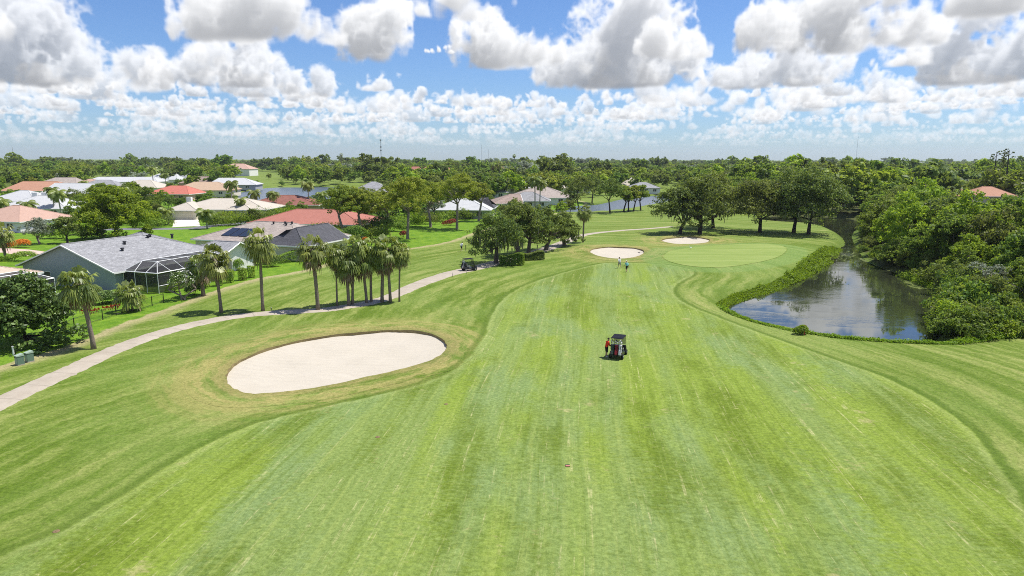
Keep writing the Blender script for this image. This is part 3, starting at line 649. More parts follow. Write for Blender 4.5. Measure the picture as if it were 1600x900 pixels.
def leaf_crown(r, lobes, n, L, W, clumps=14, up=.35, flat=1.0, fill=.45, name='crown', cl_r=.40):
    """lobes: (cx,cy,cz,rx,ry,rz); leaves sit in clumps on the lobes"""
    lobes = np.asarray(lobes, float); vol = (lobes[:, 3] * lobes[:, 4]) ** 1.0; cnt = np.maximum(1, (vol / vol.sum() * len(lobes) * clumps)).astype(int)
    CC = []; CR = []
    for (cx, cy, cz, rx, ry, rz), m in zip(lobes, cnt):
        d = unit(r, m); d[:, 2] = np.where(d[:, 2] < -.25, -d[:, 2] * .7, d[:, 2])
        q = r.uniform(fill, 1.0, m) ** .5
        CC.append(np.array([cx, cy, cz]) + d * np.array([rx, ry, rz]) * q[:, None]); CR.append(np.full(m, cl_r * (rx + ry + rz) / 3) * r.uniform(.65, 1.3, m))
    CC = np.concatenate(CC); CR = np.concatenate(CR); ct = r.uniform(0, 1, len(CC))
    k = r.choice(len(CC), n, p=CR ** 2 / (CR ** 2).sum())
    d = unit(r, n); rad = r.uniform(.25, 1.08, n) ** .6
    C = CC[k] + d * (CR[k] * rad)[:, None] * np.array([1, 1, .72 * flat])
    Nn = d * .7 + unit(r, n) * .75 + np.array([0, 0, up])
    V, F = leaf_faces(r, C, Nn, L, W)
    tint = np.clip(.62 * ct[k] ** 1.2 + .58 * r.uniform(0, 1, n) ** 1.6 - .06, 0, 1)
    return np_mesh(name, V, F, False, face_attr=dict(tint=tint)), CC
def limb(mb, r, a, b, r0, r1, n=5, sag=.12, sides=6):
    a = np.array(a, float); b = np.array(b, float); d = np.linalg.norm(b - a); pts = []
    off = r.normal(0, sag * d * .5, 3); off[2] = abs(off[2]) * .6
    for i in range(n): t = i / (n - 1); pts.append(a + (b - a) * t + off * math.sin(math.pi * t) + r.normal(0, .02 * d, 3) * (0 < i < n - 1))
    mb.tube(pts, np.linspace(r0, r1, n), sides)
def make_tree(seed, H=11.0, R=6.0, trunk=.24, lobes=18, n=9000, L=.36, W=.24, tr=.32, leaf='oak', bark='oak', squash=.8, name='oak_tree', forks=5, clumps=14, airy=0, moss=0, low=.30, multi=1, cl_r=.36, droop=.22):
    r = np.random.default_rng(seed); root = empty(name)
    ch = H * (1 - low); cz = H * low + ch * .42
    lb = []
    for i in range(lobes):
        a = 2 * math.pi * (i * .618 + r.uniform(-.08, .08)); q = math.sqrt((i + .5) / lobes)
        rr = R * r.uniform(.26, .40) * (1.15 - .35 * q); rho = (R - rr * .8) * q
        z = cz + ch * .42 * math.sqrt(max(0, 1 - q * q)) * r.uniform(.5, 1.1) - ch * droop * q * r.uniform(.2, 1.3)
        lb.append((rho * math.cos(a), rho * math.sin(a), min(z, H - rr * .7), rr, rr, rr * squash))
    for i in range(lobes // 3):      # inner fill
        a = r.uniform(0, 2 * math.pi); rho = R * .55 * math.sqrt(r.uniform()); rr = R * .32; lb.append((rho * math.cos(a), rho * math.sin(a), cz - ch * .05 + r.uniform(-.2, .2) * ch, rr, rr, rr * squash))
    if airy: lb = [q for q in lb if r.uniform() > airy]
    me, CC = leaf_crown(r, lb, n, L, W, clumps, cl_r=cl_r)
    link('crown', me, LEAF[leaf], root)
    mb = MB()
    for s in range(multi):
        bx, by = (r.uniform(-.4, .4), r.uniform(-.3, .3)) if multi > 1 else (0, 0); lx, ly = r.uniform(-.5, .5) * (1 + multi), r.uniform(-.4, .4)
        top = np.array([bx + lx, by + ly, H * trunk])
        mb.tube([(bx, by, -.3), (bx, by, .12), (bx + lx * .3, by + ly * .3, H * trunk * .45), top], [tr * 1.7, tr * 1.25, tr, tr * .85], 8)
        far = sorted(lb, key=lambda q: -math.hypot(q[0], q[1]))
        for i in range(forks):
            q = far[(i * 2 + s) % len(far)] if i < forks - 1 else lb[0]
            limb(mb, r, top, (q[0] * .85, q[1] * .85, q[2]), tr * .55, tr * .16, 5)
            mid = (top * .5 + np.array(q[:3]) * .5); 
            for _ in range(2):
                c = CC[r.integers(len(CC))]
                if np.linalg.norm(c - mid) < R * .8: limb(mb, r, mid, c, tr * .28, tr * .07, 4, sides=5)
    mb.build('trunk', BARK[bark], root, True)
    if moss:
        e = [c for c in CC if H * .30 < c[2] < cz + ch * .05] or [np.array([0, 0, H * .5])]; C = []; Nn = []
        for _ in range(moss):
            c = e[r.integers(len(e))]; C.append(c + np.array([r.normal(0, .3), r.normal(0, .3), -r.uniform(.3, 1.4)]))
        C = np.array(C); V = []; n_ = len(C); hl = r.uniform(.35, .9, n_); a = r.uniform(0, math.pi, n_); w_ = r.uniform(.07, .16, n_); ax = np.stack([np.cos(a), np.sin(a), 0 * a], 1)
        V = np.stack([C - ax * w_[:, None] + [0, 0, .4], C + ax * w_[:, None] + [0, 0, .4], C + ax * w_[:, None] * .4 - np.stack([0 * a, 0 * a, hl], 1), C - ax * w_[:, None] * .4 - np.stack([0 * a, 0 * a, hl], 1)], 1).reshape(-1, 3)
        link('hanging_moss', np_mesh('hanging_moss', V, np.arange(4 * n_).reshape(-1, 4), face_attr=dict(tint=r.uniform(0, 1, n_))), LEAF['moss'], root)['kind'] = 'stuff'
    return root
def fan_frond(r, V, F, T, base, d, length, blade, droop, segs=15, tint=None):
    """petiole + fan blade of a sabal palm"""
    d = np.array(d, float); d /= np.linalg.norm(d); side = np.cross(d, [0, 0, 1.0]); side /= np.linalg.norm(side) + 1e-9; upv = np.cross(side, d)
    tip = base + d * length + np.array([0, 0, -droop * length * .5]); bd = (d + np.array([0, 0, -droop])); bd /= np.linalg.norm(bd); upb = np.cross(side, bd)
    t0 = r.uniform(0, 1) if tint is None else tint
    def quad(a, b, c, e, t):
        i = len(V); V.extend([a, b, c, e]); F.append((i, i + 1, i + 2, i + 3)); T.append(min(1, max(0, t)))
    quad(base - side * .03, base + side * .03, tip + side * .02, tip - side * .02, t0)
    for j in range(segs):
        s = (j / (segs - 1) - .5) * 2; ang = s * 1.75; L = blade * (1 - .30 * abs(s)) * r.uniform(.75, 1.2)
        q = bd * math.cos(ang) + side * math.sin(ang) + upb * (.10 - .25 * abs(s)); q /= np.linalg.norm(q); w = np.cross(q, upb); w /= np.linalg.norm(w) + 1e-9
        m = tip + q * L * .55; e = tip + q * L * .88 + np.array([0, 0, -L * (.30 + .35 * r.uniform())]); ww = L * .085
        quad(tip - w * .02, tip + w * .02, m + w * ww, m - w * ww, t0 * .6 + r.uniform(0, .4)); quad(m - w * ww, m + w * ww, e + w * .012, e - w * .012, t0 * .6 + r.uniform(0, .4))
def make_sabal(seed, h=6.0, tr=.17, R=1.9, fronds=40, dead=16, lean=(0, 0), name='sabal_palm'):
    r = np.random.default_rng(seed); root = empty(name); top = np.array([lean[0], lean[1], h])
    mb = MB(); k = 9; pts = [np.array([lean[0] * t ** 1.4, lean[1] * t ** 1.4, h * t - (.3 if t == 0 else 0)]) for t in np.linspace(0, 1, k)]
    mb.tube(pts, [tr * 1.5] + [tr * (1.12 - .1 * t + r.uniform(-.05, .05)) for t in np.linspace(0, 1, k - 2)] + [tr * 1.5], 9); mb.build('trunk', BARK['palm'], root, True)
    bm_ = MB()
    for i in range(22):
        a = i * 2.4; z = h - .05 - i * .045; q = top + np.array([math.cos(a) * tr, math.sin(a) * tr, z - h]); bm_.tube([q, q + np.array([math.cos(a) * .22, math.sin(a) * .22, .26])], [.06, .025], 4)
    bm_.build('frond_boot', BARK['palm'], root)
    V, F, T = [], [], []; low_ = r.uniform(1.45, 1.85); miss = r.uniform(0, 6.28)
    for i in range(fronds):
        a = i * 2.39996 + r.uniform(-.2, .2); e = math.asin(min(.99, max(-.8, 1 - low_ * (i + .5) / fronds))) + r.uniform(-.2, .2)
        if math.cos(a - miss) > .75 and r.uniform() < .55: continue
        fan_frond(r, V, F, T, top + np.array([0, 0, .1]), (math.cos(a) * math.cos(e), math.sin(a) * math.cos(e), math.sin(e)), R * r.uniform(.48, .62), R * r.uniform(.50, .64), .25 + .5 * (1 - math.sin(e)) * .6)
    link('crown', np_mesh('crown', V, F, face_attr=dict(tint=T)), LEAF['palm'], root)
    V, F, T = [], [], []
    for i in range(dead):
        a = i * 2.39996 + r.uniform(-.3, .3); e = r.uniform(-1.3, -.45)
        fan_frond(r, V, F, T, top - np.array([0, 0, .15]), (math.cos(a) * math.cos(e), math.sin(a) * math.cos(e), math.sin(e)), R * r.uniform(.40, .55), R * r.uniform(.40, .55), .9, 9)
    if dead: link('dead_frond', np_mesh('dead_frond', V, F, face_attr=dict(tint=T)), LEAF['dead'], root)
    return root
def make_feather(seed, h=8.0, tr=.18, R=2.6, fronds=16, bark='royal', shaft=0.0, name='feather_palm', lean=(0, 0)):
    r = np.random.default_rng(seed); root = empty(name); top = np.array([lean[0], lean[1], h]); mb = MB()
    mb.tube([(0, 0, -.3), (lean[0] * .2, lean[1] * .2, h * .3), (lean[0] * .6, lean[1] * .6, h * .7), tuple(top)], [tr * 1.5, tr * 1.1, tr, tr * .8], 8); mb.build('trunk', BARK[bark], root, True)
    V, F, T = [], [], []
    for i in range(fronds):
        a = i * 2.39996 + r.uniform(-.15, .15); e0 = 1.35 - 1.75 * (i + .5) / fronds; L = R * r.uniform(.85, 1.1); pts = []; p = top.copy(); e = e0; t0 = r.uniform(0, 1); m = 12
        for j in range(m + 1):
            pts.append(p.copy()); p = p + np.array([math.cos(a) * math.cos(e), math.sin(a) * math.cos(e), math.sin(e)]) * L / m; e -= .14 + .06 * r.uniform()
        side = np.array([-math.sin(a), math.cos(a), 0])
        for j in range(1, m):
            d = pts[j + 1] - pts[j]; d /= np.linalg.norm(d); ll = R * .36 * math.sin(math.pi * (.12 + .83 * j / m)); up = np.cross(d, side)
            i0 = len(V); V.extend([pts[j] - side * .025, pts[j] + side * .025, pts[j + 1] + side * .02, pts[j + 1] - side * .02]); F.append((i0, i0 + 1, i0 + 2, i0 + 3)); T.append(.5)
            for s in (-1, 1):
                for o in (0, .5):
                    b = pts[j] + (pts[j + 1] - pts[j]) * o; q = side * s * .8 + d * .55 + np.array([0, 0, -.30 - .25 * r.uniform()]); q /= np.linalg.norm(q); w = d * R * .032
                    i0 = len(V); mid = b + q * ll * .55; end = b + q * ll + np.array([0, 0, -ll * .28]); V.extend([b - w * .5, b + w * .5, mid + w, mid - w, mid - w, mid + w, end + w * .1, end - w * .1]); F.extend([(i0, i0 + 1, i0 + 2, i0 + 3), (i0 + 4, i0 + 5, i0 + 6, i0 + 7)]); T.extend([t0 * .6 + .4 * r.uniform()] * 2)
    link('crown', np_mesh('crown', V, F, face_attr=dict(tint=T)), LEAF['palm'], root)
    return root
def make_bush(seed, w=1.2, d=1.2, h=1.5, n=1500, L=.14, shape='round', leaf='hedge', name='shrub', stem=True):
    r = np.random.default_rng(seed); root = empty(name)
    if shape == 'lobed': C = np.zeros((1, 3))
    elif shape == 'round':
        dd = unit(r, n); dd[:, 2] = np.abs(dd[:, 2]) * 1.0 - .25 * (r.uniform(size=n) < .35); C = dd * np.array([w / 2, d / 2, h * .58]) * (r.uniform(.72, 1.06, n) ** .7)[:, None] + [0, 0, h * .42]; Nn = dd + unit(r, n) * .7
    elif shape == 'drum':
        a = r.uniform(0, 2 * math.pi, n); top = r.uniform(size=n) < .35; q = np.where(top, np.sqrt(r.uniform(size=n)), r.uniform(.85, 1.05, n)); z = np.where(top, h * r.uniform(.94, 1.03, n), h * r.uniform(.05, 1, n)); tp = .78 + .22 * z / h
        C = np.stack([np.cos(a) * q * w / 2 * tp, np.sin(a) * q * d / 2 * tp, z], 1); Nn = np.where(top[:, None], [0, 0, 1.], np.stack([np.cos(a), np.sin(a), .2 + 0 * a], 1)) + unit(r, n) * .6
    else:
        q = r.uniform(-1, 1, (n, 3)); ax = r.choice(3, n, p=[d * h / (d * h + w * h + w * d), w * h / (d * h + w * h + w * d), w * d / (d * h + w * h + w * d)]); q[np.arange(n), ax] = np.sign(q[np.arange(n), ax]) * r.uniform(.86, 1.04, n)
        q[:, 2] = np.where(ax == 2, np.abs(q[:, 2]), q[:, 2]); C = q * np.array([w / 2, d / 2, h / 2]) + [0, 0, h / 2]; Nn = np.zeros((n, 3)); Nn[np.arange(n), ax] = np.sign(q[np.arange(n), ax]); Nn = Nn + unit(r, n) * .7
    if shape == 'lobed':
        lb = [(r.normal(0, w * .20), r.normal(0, d * .20), h * r.uniform(.15, .72), w * r.uniform(.16, .30), d * r.uniform(.16, .30), h * r.uniform(.16, .28)) for _ in range(11)] + [(0, 0, h * .25, w * .42, d * .42, h * .28)]
        me, _ = leaf_crown(r, lb, n, L, L * .68, 9, name='foliage', cl_r=.5); link('foliage', me, LEAF[leaf], root); return root
    C += .06 * np.sin(C[:, [1, 2, 0]] * 5.0 / max(w, .6)) * w
    V, F = leaf_faces(r, C, Nn, L, L * .7); link('foliage', np_mesh('foliage', V, F, face_attr=dict(tint=r.uniform(0, 1, n))), LEAF[leaf], root)
    if stem:
        mb = MB()
        for i in range(4): a = i * 1.7; mb.tube([(0.04 * math.cos(a), .04 * math.sin(a), -.1), (w * .2 * math.cos(a), d * .2 * math.sin(a), h * .55)], [.04, .015], 5)
        mb.build('stem', BARK['dark'], root)
    return root
def drop(root, u=None, v=None, xy=None, rz=0.0, s=1.0, dz=0.0):
    x, y = xy if xy is not None else P(u, v, 0); root.location = (x, y, gz(x, y) + dz); root.rotation_euler = (0, 0, rz); root.scale = (s, s, s) if isinstance(s, (int, float)) else s
    return root
# ---------------------------------------------------------------- houses
def roof_material(name, a, b, kind='shingle'):
    m, nt, out = node_mat(name); k = NT(nt); o = k.obj(); n = k.noise(o, .7, 4, .6); n2 = k.noise(o, 5.0, 4, .7)
    c = k.mix(k.ramp(n2, .35, .65), a, b)
    if kind == 'shingle':
        br = k.n('ShaderNodeTexBrick'); k.put(br.inputs['Vector'], o); br.inputs['Scale'].default_value = 1.0; br.inputs['Brick Width'].default_value = .75; br.inputs['Row Height'].default_value = .28; br.inputs['Mortar Size'].default_value = .02
        br.inputs['Color1'].default_value = (.74, .74, .74, 1); br.inputs['Color2'].default_value = (1.12, 1.12, 1.12, 1); br.inputs['Mortar'].default_value = (.6, .6, .6, 1)
        c = k.mix(.8, c, br.outputs['Color'], 'MULTIPLY'); h = n2
    elif kind == 'tile':
        w = k.n('ShaderNodeTexWave', wave_type='BANDS', bands_direction='X'); k.put(w.inputs['Vector'], o); w.inputs['Scale'].default_value = 1.1; w2 = k.n('ShaderNodeTexWave', wave_type='BANDS', bands_direction='Y'); k.put(w2.inputs['Vector'], o); w2.inputs['Scale'].default_value = .9
        h = k.math('ADD', w.outputs['Fac'], w2.outputs['Fac']); c = k.mix(k.math('MULTIPLY', k.ramp(w2.outputs['Fac'], .35, .0), .35), c, tuple(q * .5 for q in a))
    else: h = n2
    c = k.mix(k.math('MULTIPLY', k.ramp(n, .5, .75), .35), c, tuple(q * .72 for q in a))
    k.pbr(out, c, .8, .2, k.bump(h, .5, .05)); return m
ROOF = dict(grey=roof_material('grey_shingle', (.22, .222, .23), (.36, .36, .37)), beige=roof_material('beige_tile', (.46, .36, .28), (.56, .45, .36), 'tile'), white=roof_material('white_tile', (.44, .45, .46), (.54, .54, .54), 'tile'), cream=roof_material('cream_tile', (.46, .41, .34), (.55, .50, .43), 'tile'),
            pink=roof_material('pinkish_tile', (.42, .27, .21), (.52, .35, .28), 'tile'), terra=roof_material('terracotta_tile', (.38, .19, .12), (.50, .29, .20), 'tile'), coral=roof_material('coral_tile', (.44, .125, .09), (.54, .20, .15), 'tile'), red=roof_material('red_tile', (.35, .135, .10), (.44, .19, .15), 'tile'),
            maroon=roof_material('maroon_shingle', (.21, .085, .065), (.30, .13, .10)), brown=roof_material('brown_shingle', (.27, .20, .165), (.36, .28, .24)), tan=roof_material('tan_tile', (.42, .30, .20), (.52, .38, .27), 'tile'), dark=roof_material('charcoal_shingle', (.06, .06, .07), (.11, .11, .12)), taupe=roof_material('taupe_shingle', (.32, .27, .235), (.42, .36, .32)))
WALL = dict(blue=plain('bluegrey_stucco', (.30, .345, .375), .9, .1, bumpk=.2), cream=plain('cream_stucco', (.66, .60, .48), .9, .1), white=plain('white_stucco', (.72, .72, .70), .9, .1), tan=plain('tan_stucco', (.48, .38, .28), .9, .1), pink=plain('pink_stucco', (.55, .36, .30), .9, .1), grey=plain('grey_stucco', (.36, .37, .38), .9, .1), sage=plain('sage_stucco', (.42, .45, .36), .9, .1))
MAT_TRIM = plain('white_trim', (.78, .78, .76), .5, .4, var=.06); MAT_FRAME = plain('white_aluminium', (.74, .75, .75), .4, .5, var=.08); MAT_BLACK = plain('black_metal', (.012, .012, .014), .45, .5); MAT_DOOR = plain('garage_door_paint', (.60, .54, .42), .6, .3, var=.06); MAT_VENT = plain('roof_vent_metal', (.03, .03, .035), .6, .4)
def glass_mat(name, col, rough=.06):
    m, nt, out = node_mat(name); k = NT(nt); k.pbr(out, k.mix(k.noise(k.pos(), 1.2, 2), tuple(q * .6 for q in col), col), rough, .6); return m
MAT_PANE = glass_mat('window_glass', (.035, .045, .055)); MAT_SOLAR = glass_mat('solar_cells', (.030, .034, .048), .15)
def screen_mat():
    m, nt, out = node_mat('insect_screen'); k = NT(nt); p = k.pbr(None, (.05, .05, .055), .9, .1); t = k.n('ShaderNodeBsdfTransparent'); mx = k.n('ShaderNodeMixShader'); mx.inputs[0].default_value = .62
    nt.links.new(t.outputs[0], mx.inputs[1]); nt.links.new(p.outputs[0], mx.inputs[2]); nt.links.new(mx.outputs[0], out.inputs[0]); return m
MAT_SCREEN = screen_mat()
def wing(root, cx, cy, L, W, wh, rise, hip, roofm, wallm, rz=0.0, over=.55, trim=True, z0=0.0):
    """one block: walls with gables and a roof. x runs along the ridge; hip = (left, right) inset of the ridge ends in units of half the width"""
    ca, sa = math.cos(rz), math.sin(rz); T = lambda x, y, z: (cx + x * ca - y * sa, cy + x * sa + y * ca, z + z0)
    hl, hw = L / 2, W / 2; ins = [hip[0] * hw, hip[1] * hw]; mb = MB()
    v = [T(-hl, -hw, -.4), T(hl, -hw, -.4), T(hl, hw, -.4), T(-hl, hw, -.4), T(-hl, -hw, wh), T(hl, -hw, wh), T(hl, hw, wh), T(-hl, hw, wh)]; f = [(0, 1, 5, 4), (1, 2, 6, 5), (2, 3, 7, 6), (3, 0, 4, 7)]
    if hip[0] == 0: v.append(T(-hl, 0, wh + rise)); f.append((7, 4, len(v) - 1))
    if hip[1] == 0: v.append(T(hl, 0, wh + rise)); f.append((5, 6, len(v) - 1))
    w_ = mb.add(v, f).build('wall', wallm, root)
    ex, ey = hl + over, hw + over; k = rise / hw; ze = wh - over * k; rl = -hl - over + (ins[0] + (over if hip[0] else 0)) ; rr = hl + over - (ins[1] + (over if hip[1] else 0)); zr = wh + rise; th = .16
    v = [T(-ex, -ey, ze), T(ex, -ey, ze), T(ex, ey, ze), T(-ex, ey, ze), T(rl, 0, zr), T(rr, 0, zr)]; v += [(x, y, z + th) for x, y, z in v]
    f = [(6, 7, 11, 10), (8, 9, 10, 11), (7, 8, 11), (9, 6, 10), (1, 0, 4, 5), (3, 2, 5, 4), (2, 1, 5), (0, 3, 4), (0, 1, 7, 6), (1, 2, 8, 7), (2, 3, 9, 8), (3, 0, 6, 9)]
    if hip[0] == 0: f = [q for q in f if q not in ((9, 6, 10), (0, 3, 4), (3, 0, 6, 9))] + [(4, 0, 6, 10), (3, 4, 10, 9)]      # open gable ends show the wall
    if hip[1] == 0: f = [q for q in f if q not in ((7, 8, 11), (2, 1, 5), (1, 2, 8, 7))] + [(1, 5, 11, 7), (5, 2, 8, 11)]
    rf = MB().add(v, f).build('roof', roofm, root)
    if trim:
        for (a, b) in ((0, 1), (2, 3)) + (((1, 2),) if hip[1] else ()) + (((3, 0),) if hip[0] else ()):
            p, q = Vector(v[a]), Vector(v[b]); c = (p + q) / 2; d = q - p; n_ = Vector((d.y, -d.x, 0)).normalized(); mbx = MB(); mbx.box((c.x + n_.x * .045, c.y + n_.y * .045, c.z + .06), (d.length + .16, .07, .22), math.atan2(d.y, d.x)); mbx.build('fascia', MAT_TRIM, rf)
        for e, ends in ((0, (0, 3, 4)), (1, (1, 2, 5))):
            if hip[e] == 0:
                for a in ends[:2]:
                    p, q = Vector(v[a]), Vector(v[ends[2]]); o = Vector((ca, sa, 0)) * (.05 if e else -.05); MB().tube([p + o + Vector((0, 0, .06)), q + o + Vector((0, 0, .06))], .11, 4).build('rake_board', MAT_TRIM, rf)
    mbx = MB(); mbx.tube([T(rl, 0, zr + th), T(rr, 0, zr + th)], .11, 6)
    for e, i in ((0, (6, 9)), (1, (7, 8))):
        if hip[e]:
            for a in i: mbx.tube([v[a], T((rl, rr)[e], 0, zr + th)], .10, 5)
    mbx.build('ridge_cap', roofm, rf)
    return T, rf
def window(root, T, side, s, w, h, z, L, W, kind='window'):
    """side: 'f' near long wall, 'b', 'l', 'r'"""
    hl, hw = L / 2, W / 2
    def pt(a, o, zz): return {'f': T(a, -hw - o, zz), 'b': T(a, hw + o, zz), 'l': T(-hl - o, a, zz), 'r': T(hl + o, a, zz)}[side]
    def slab(name, a0, a1, z0, z1, o0, o1, mat, par):
        v = [pt(a0, o0, z0), pt(a1, o0, z0), pt(a1, o0, z1), pt(a0, o0, z1), pt(a0, o1, z0), pt(a1, o1, z0), pt(a1, o1, z1), pt(a0, o1, z1)]
        return MB().add(v, [(0, 1, 2, 3), (4, 7, 6, 5), (0, 4, 5, 1), (1, 5, 6, 2), (2, 6, 7, 3), (3, 7, 4, 0)]).build(name, mat, par)
    if kind == 'garage_door':
        d = slab('garage_door', s - w / 2, s + w / 2, z, z + h, .01, .06, MAT_DOOR, root)
        for i in range(4): slab('door_panel', s - w / 2 + .06, s + w / 2 - .06, z + h * i / 4 + .05, z + h * (i + 1) / 4 - .05, .062, .085, MAT_DOOR, d)
        return d
    fr = slab('window' if kind == 'window' else kind, s - w / 2, s + w / 2, z, z + h, .01, .07, MAT_TRIM, root); n = max(1, round(w / 1.0))
    for i in range(n): slab('pane', s - w / 2 + w * i / n + .06, s - w / 2 + w * (i + 1) / n - .06, z + .07, z + h - .07, .072, .085, MAT_PANE, fr)
    return fr
def house(label, x, y, L, W, rise, hip, roof, wall, rot=0.0, wh=2.7, wins=(), name='house', trim=True, z0=None):
    root = empty(name, (x, y, gz(x, y) if z0 is None else z0), math.radians(rot)); tag(root, label, 'house')
    T, rf = wing(root, 0, 0, L, W, wh, rise, hip, ROOF[roof], WALL[wall], trim=trim)
    for q in wins: window(root, T, *q[:5], L, W, *(q[5:] or ('window',)))
    return root, T, rf
def vent(rf, pos, s=.25): MB().lathe(pos, [(s * .5, -.3), (s * .5, .25), (s * .8, .26), (s * .7, .42)], 8).build('roof_vent', MAT_VENT, rf)
def pool_cage(root, cx, cy, L, W, rz, h=2.6, rise=1.25, inset=1.7, nL=6, nW=3, name='pool_cage'):
    """screened enclosure: posts and beams, each screen between them a panel"""
    cage = bpy.data.objects.new(name, None); COL.objects.link(cage); cage.parent = root; cage.location = (cx, cy, 0); cage.rotation_euler = (0, 0, rz)
    def beam(a, b, r=.042): MB().tube([a, b], r, 4).build('cage_beam', MAT_FRAME, cage)
    def panel(q): MB().add(q, [tuple(range(len(q)))]).build('screen_panel', MAT_SCREEN, cage)
    xs = np.linspace(-L / 2, L / 2, nL + 1); ys = np.linspace(-W / 2, W / 2, nW + 1); xi = np.linspace(-L / 2 + inset, L / 2 - inset, nL - 1); yi = np.linspace(-W / 2 + inset, W / 2 - inset, max(2, nW - 1)); H2 = h + rise
    for sy in (-1, 1):
        y = sy * W / 2
        for i, x in enumerate(xs):
            beam((x, y, -.2), (x, y, h))
            if i < nL: panel([(xs[i], y, 0), (xs[i + 1], y, 0), (xs[i + 1], y, h), (xs[i], y, h)])
        beam((-L / 2, y, h), (L / 2, y, h), .07); beam((-L / 2, y, .9), (L / 2, y, .9), .035)
        for i, x in enumerate(xi):
            o = xs[i + 1]; beam((o, y, h), (x, sy * (W / 2 - inset), H2))
            if i < len(xi) - 1: panel([(xs[i + 1], y, h), (xs[i + 2], y, h), (xi[i + 1], sy * (W / 2 - inset), H2), (xi[i], sy * (W / 2 - inset), H2)])
        beam((-L / 2 + inset, sy * (W / 2 - inset), H2), (L / 2 - inset, sy * (W / 2 - inset), H2))
        for sx in (-1, 1):
            e = (sx * L / 2, y, h); t = (sx * (L / 2 - inset), sy * (W / 2 - inset), H2); beam(e, t); panel([e, (xs[1 if sx < 0 else -2], y, h), t]); panel([e, (sx * L / 2, ys[1 if sy < 0 else -2], h), t])
    for sx in (-1, 1):
        x = sx * L / 2
        for i, y in enumerate(ys):
            if 0 < i < nW: beam((x, y, -.2), (x, y, h))
            if i < nW: panel([(x, ys[i], 0), (x, ys[i + 1], 0), (x, ys[i + 1], h), (x, ys[i], h)])
        beam((x, -W / 2, h), (x, W / 2, h), .07)
        if nW > 2:
            for i in range(1, nW): beam((x, ys[i], h), (sx * (L / 2 - inset), yi[min(i - 1, len(yi) - 1)], H2))
            for i in range(1, nW - 1): panel([(x, ys[i], h), (x, ys[i + 1], h), (sx * (L / 2 - inset), yi[i], H2), (sx * (L / 2 - inset), yi[i - 1], H2)])
        beam((sx * (L / 2 - inset), -W / 2 + inset, H2), (sx * (L / 2 - inset), W / 2 - inset, H2))
    for i in range(len(xi)): beam((xi[i], -W / 2 + inset, H2), (xi[i], W / 2 - inset, H2), .04)
    for i in range(len(xi) - 1): panel([(xi[i], -W / 2 + inset, H2), (xi[i + 1], -W / 2 + inset, H2), (xi[i + 1], W / 2 - inset, H2), (xi[i], W / 2 - inset, H2)])
    return cage
AZ = -20.0; ca_, sa_ = math.sin(math.radians(20)), math.cos(math.radians(20))
def loc(x0, y0, a, r):  # a metres along the street direction, r to its right
    return x0 + a * ca_ + r * sa_, y0 + a * sa_ - r * ca_
# grey shingle house: ridge runs away from the camera (local x along the ridge, so rotate 90-20)
hx, hy = loc(-61.0, 92.5, 10.5, 0)
root, T, rf = house('grey shingle house with blue-grey gable wall and screened pool cage', hx, hy, 21, 17.5, 3.1, (0, 1.0), 'grey', 'blue', 70, wins=[('l', -3, 1.4, 1.1, .9), ('l', 4, 1.4, 1.1, .9), ('f', -4, 3.2, 2.1, .15), ('f', 3, 2.4, 2.1, .15)])
wing(root, 8.5, 7.5, 12, 11, 2.7, 2.5, (1.0, 1.0), ROOF['grey'], WALL['blue'], math.radians(90))
wing(root, 10.5, -6.5, 8, 7, 2.7, 1.5, (1.0, 0), ROOF['grey'], WALL['white'], math.radians(-90))
for p in ((-3, -2.2), (2, -1.2), (2.6, -1.0), (-5, -4), (6, -1.8)): vent(rf, (p[0], p[1], 2.7 + 3.1 * (1 - abs(p[1]) / 8.75) + .2), .34)
pool_cage(root, -2.6, -11.9, 13.5, 6.0, 0)
MB().tube([(13.6, -9.4, -.2), (13.6, -9.4, 2.6)], .16, 8).build('porch_column', MAT_TRIM, root)
# beige house at the left edge with a grey cage
hx, hy = loc(-61.5, 88.5, -10, -8.5)
root, T, rf = house('beige tile roofed house at the left edge with grey screened cage', hx, hy, 19, 15.5, 2.4, (1, 1), 'beige', 'cream', 70, wins=[('f', -3, 2.4, 1.8, .3)])
vent(rf, (2, -3.2, 4.4), .2); vent(rf, (-4, -4, 4.1), .2)
pool_cage(root, 3.2, -11.0, 8.5, 5.6, 0, rise=.9, nL=4, nW=3)
# brown-grey house with solar panels
hx, hy = loc(-49.0, 123.0, 8.6, 0)
root, T, rf = house('taupe shingle house with dark solar panels on its roof', hx, hy, 23, 15.5, 2.7, (1, .9), 'taupe', 'cream', -20, wins=[('f', -6, 3.0, 1.5, .7), ('f', 1, 3.4, 2.0, .2)])
wing(root, 9.5, -2.5, 13, 8.5, 2.7, 2.4, (.9, 0), ROOF['dark'], WALL['cream'], math.radians(90))
for p in ((-2, 2.0), (1, -.8), (3.5, -.6), (4.2, -1.2), (5.0, -.5)): vent(rf, (p[0], p[1], 2.7 + 2.7 * (1 - abs(p[1]) / 7.75) + .2), .32)
def solar(rf, x, y, L, W, wh, rise, hw, side=-1):
    k = rise / hw; mb = MB(); v = []
    for xx in (x - L / 2, x + L / 2):
        for d in (-W / 2, W / 2): yy = y + d; v.append((xx, yy, wh + rise - abs(yy) * k + .22))
    v += [(a, b, c + .06) for a, b, c in v]; mb.add(v, [(0, 1, 3, 2), (4, 6, 7, 5), (0, 2, 6, 4), (2, 3, 7, 6), (3, 1, 5, 7), (1, 0, 4, 5)]).build('solar_panel', MAT_SOLAR, rf)
for i in range(3): solar(rf, -5.6 + i * 2.0, -4.9, 1.8, 3.2, 2.7, 2.7, 7.75)
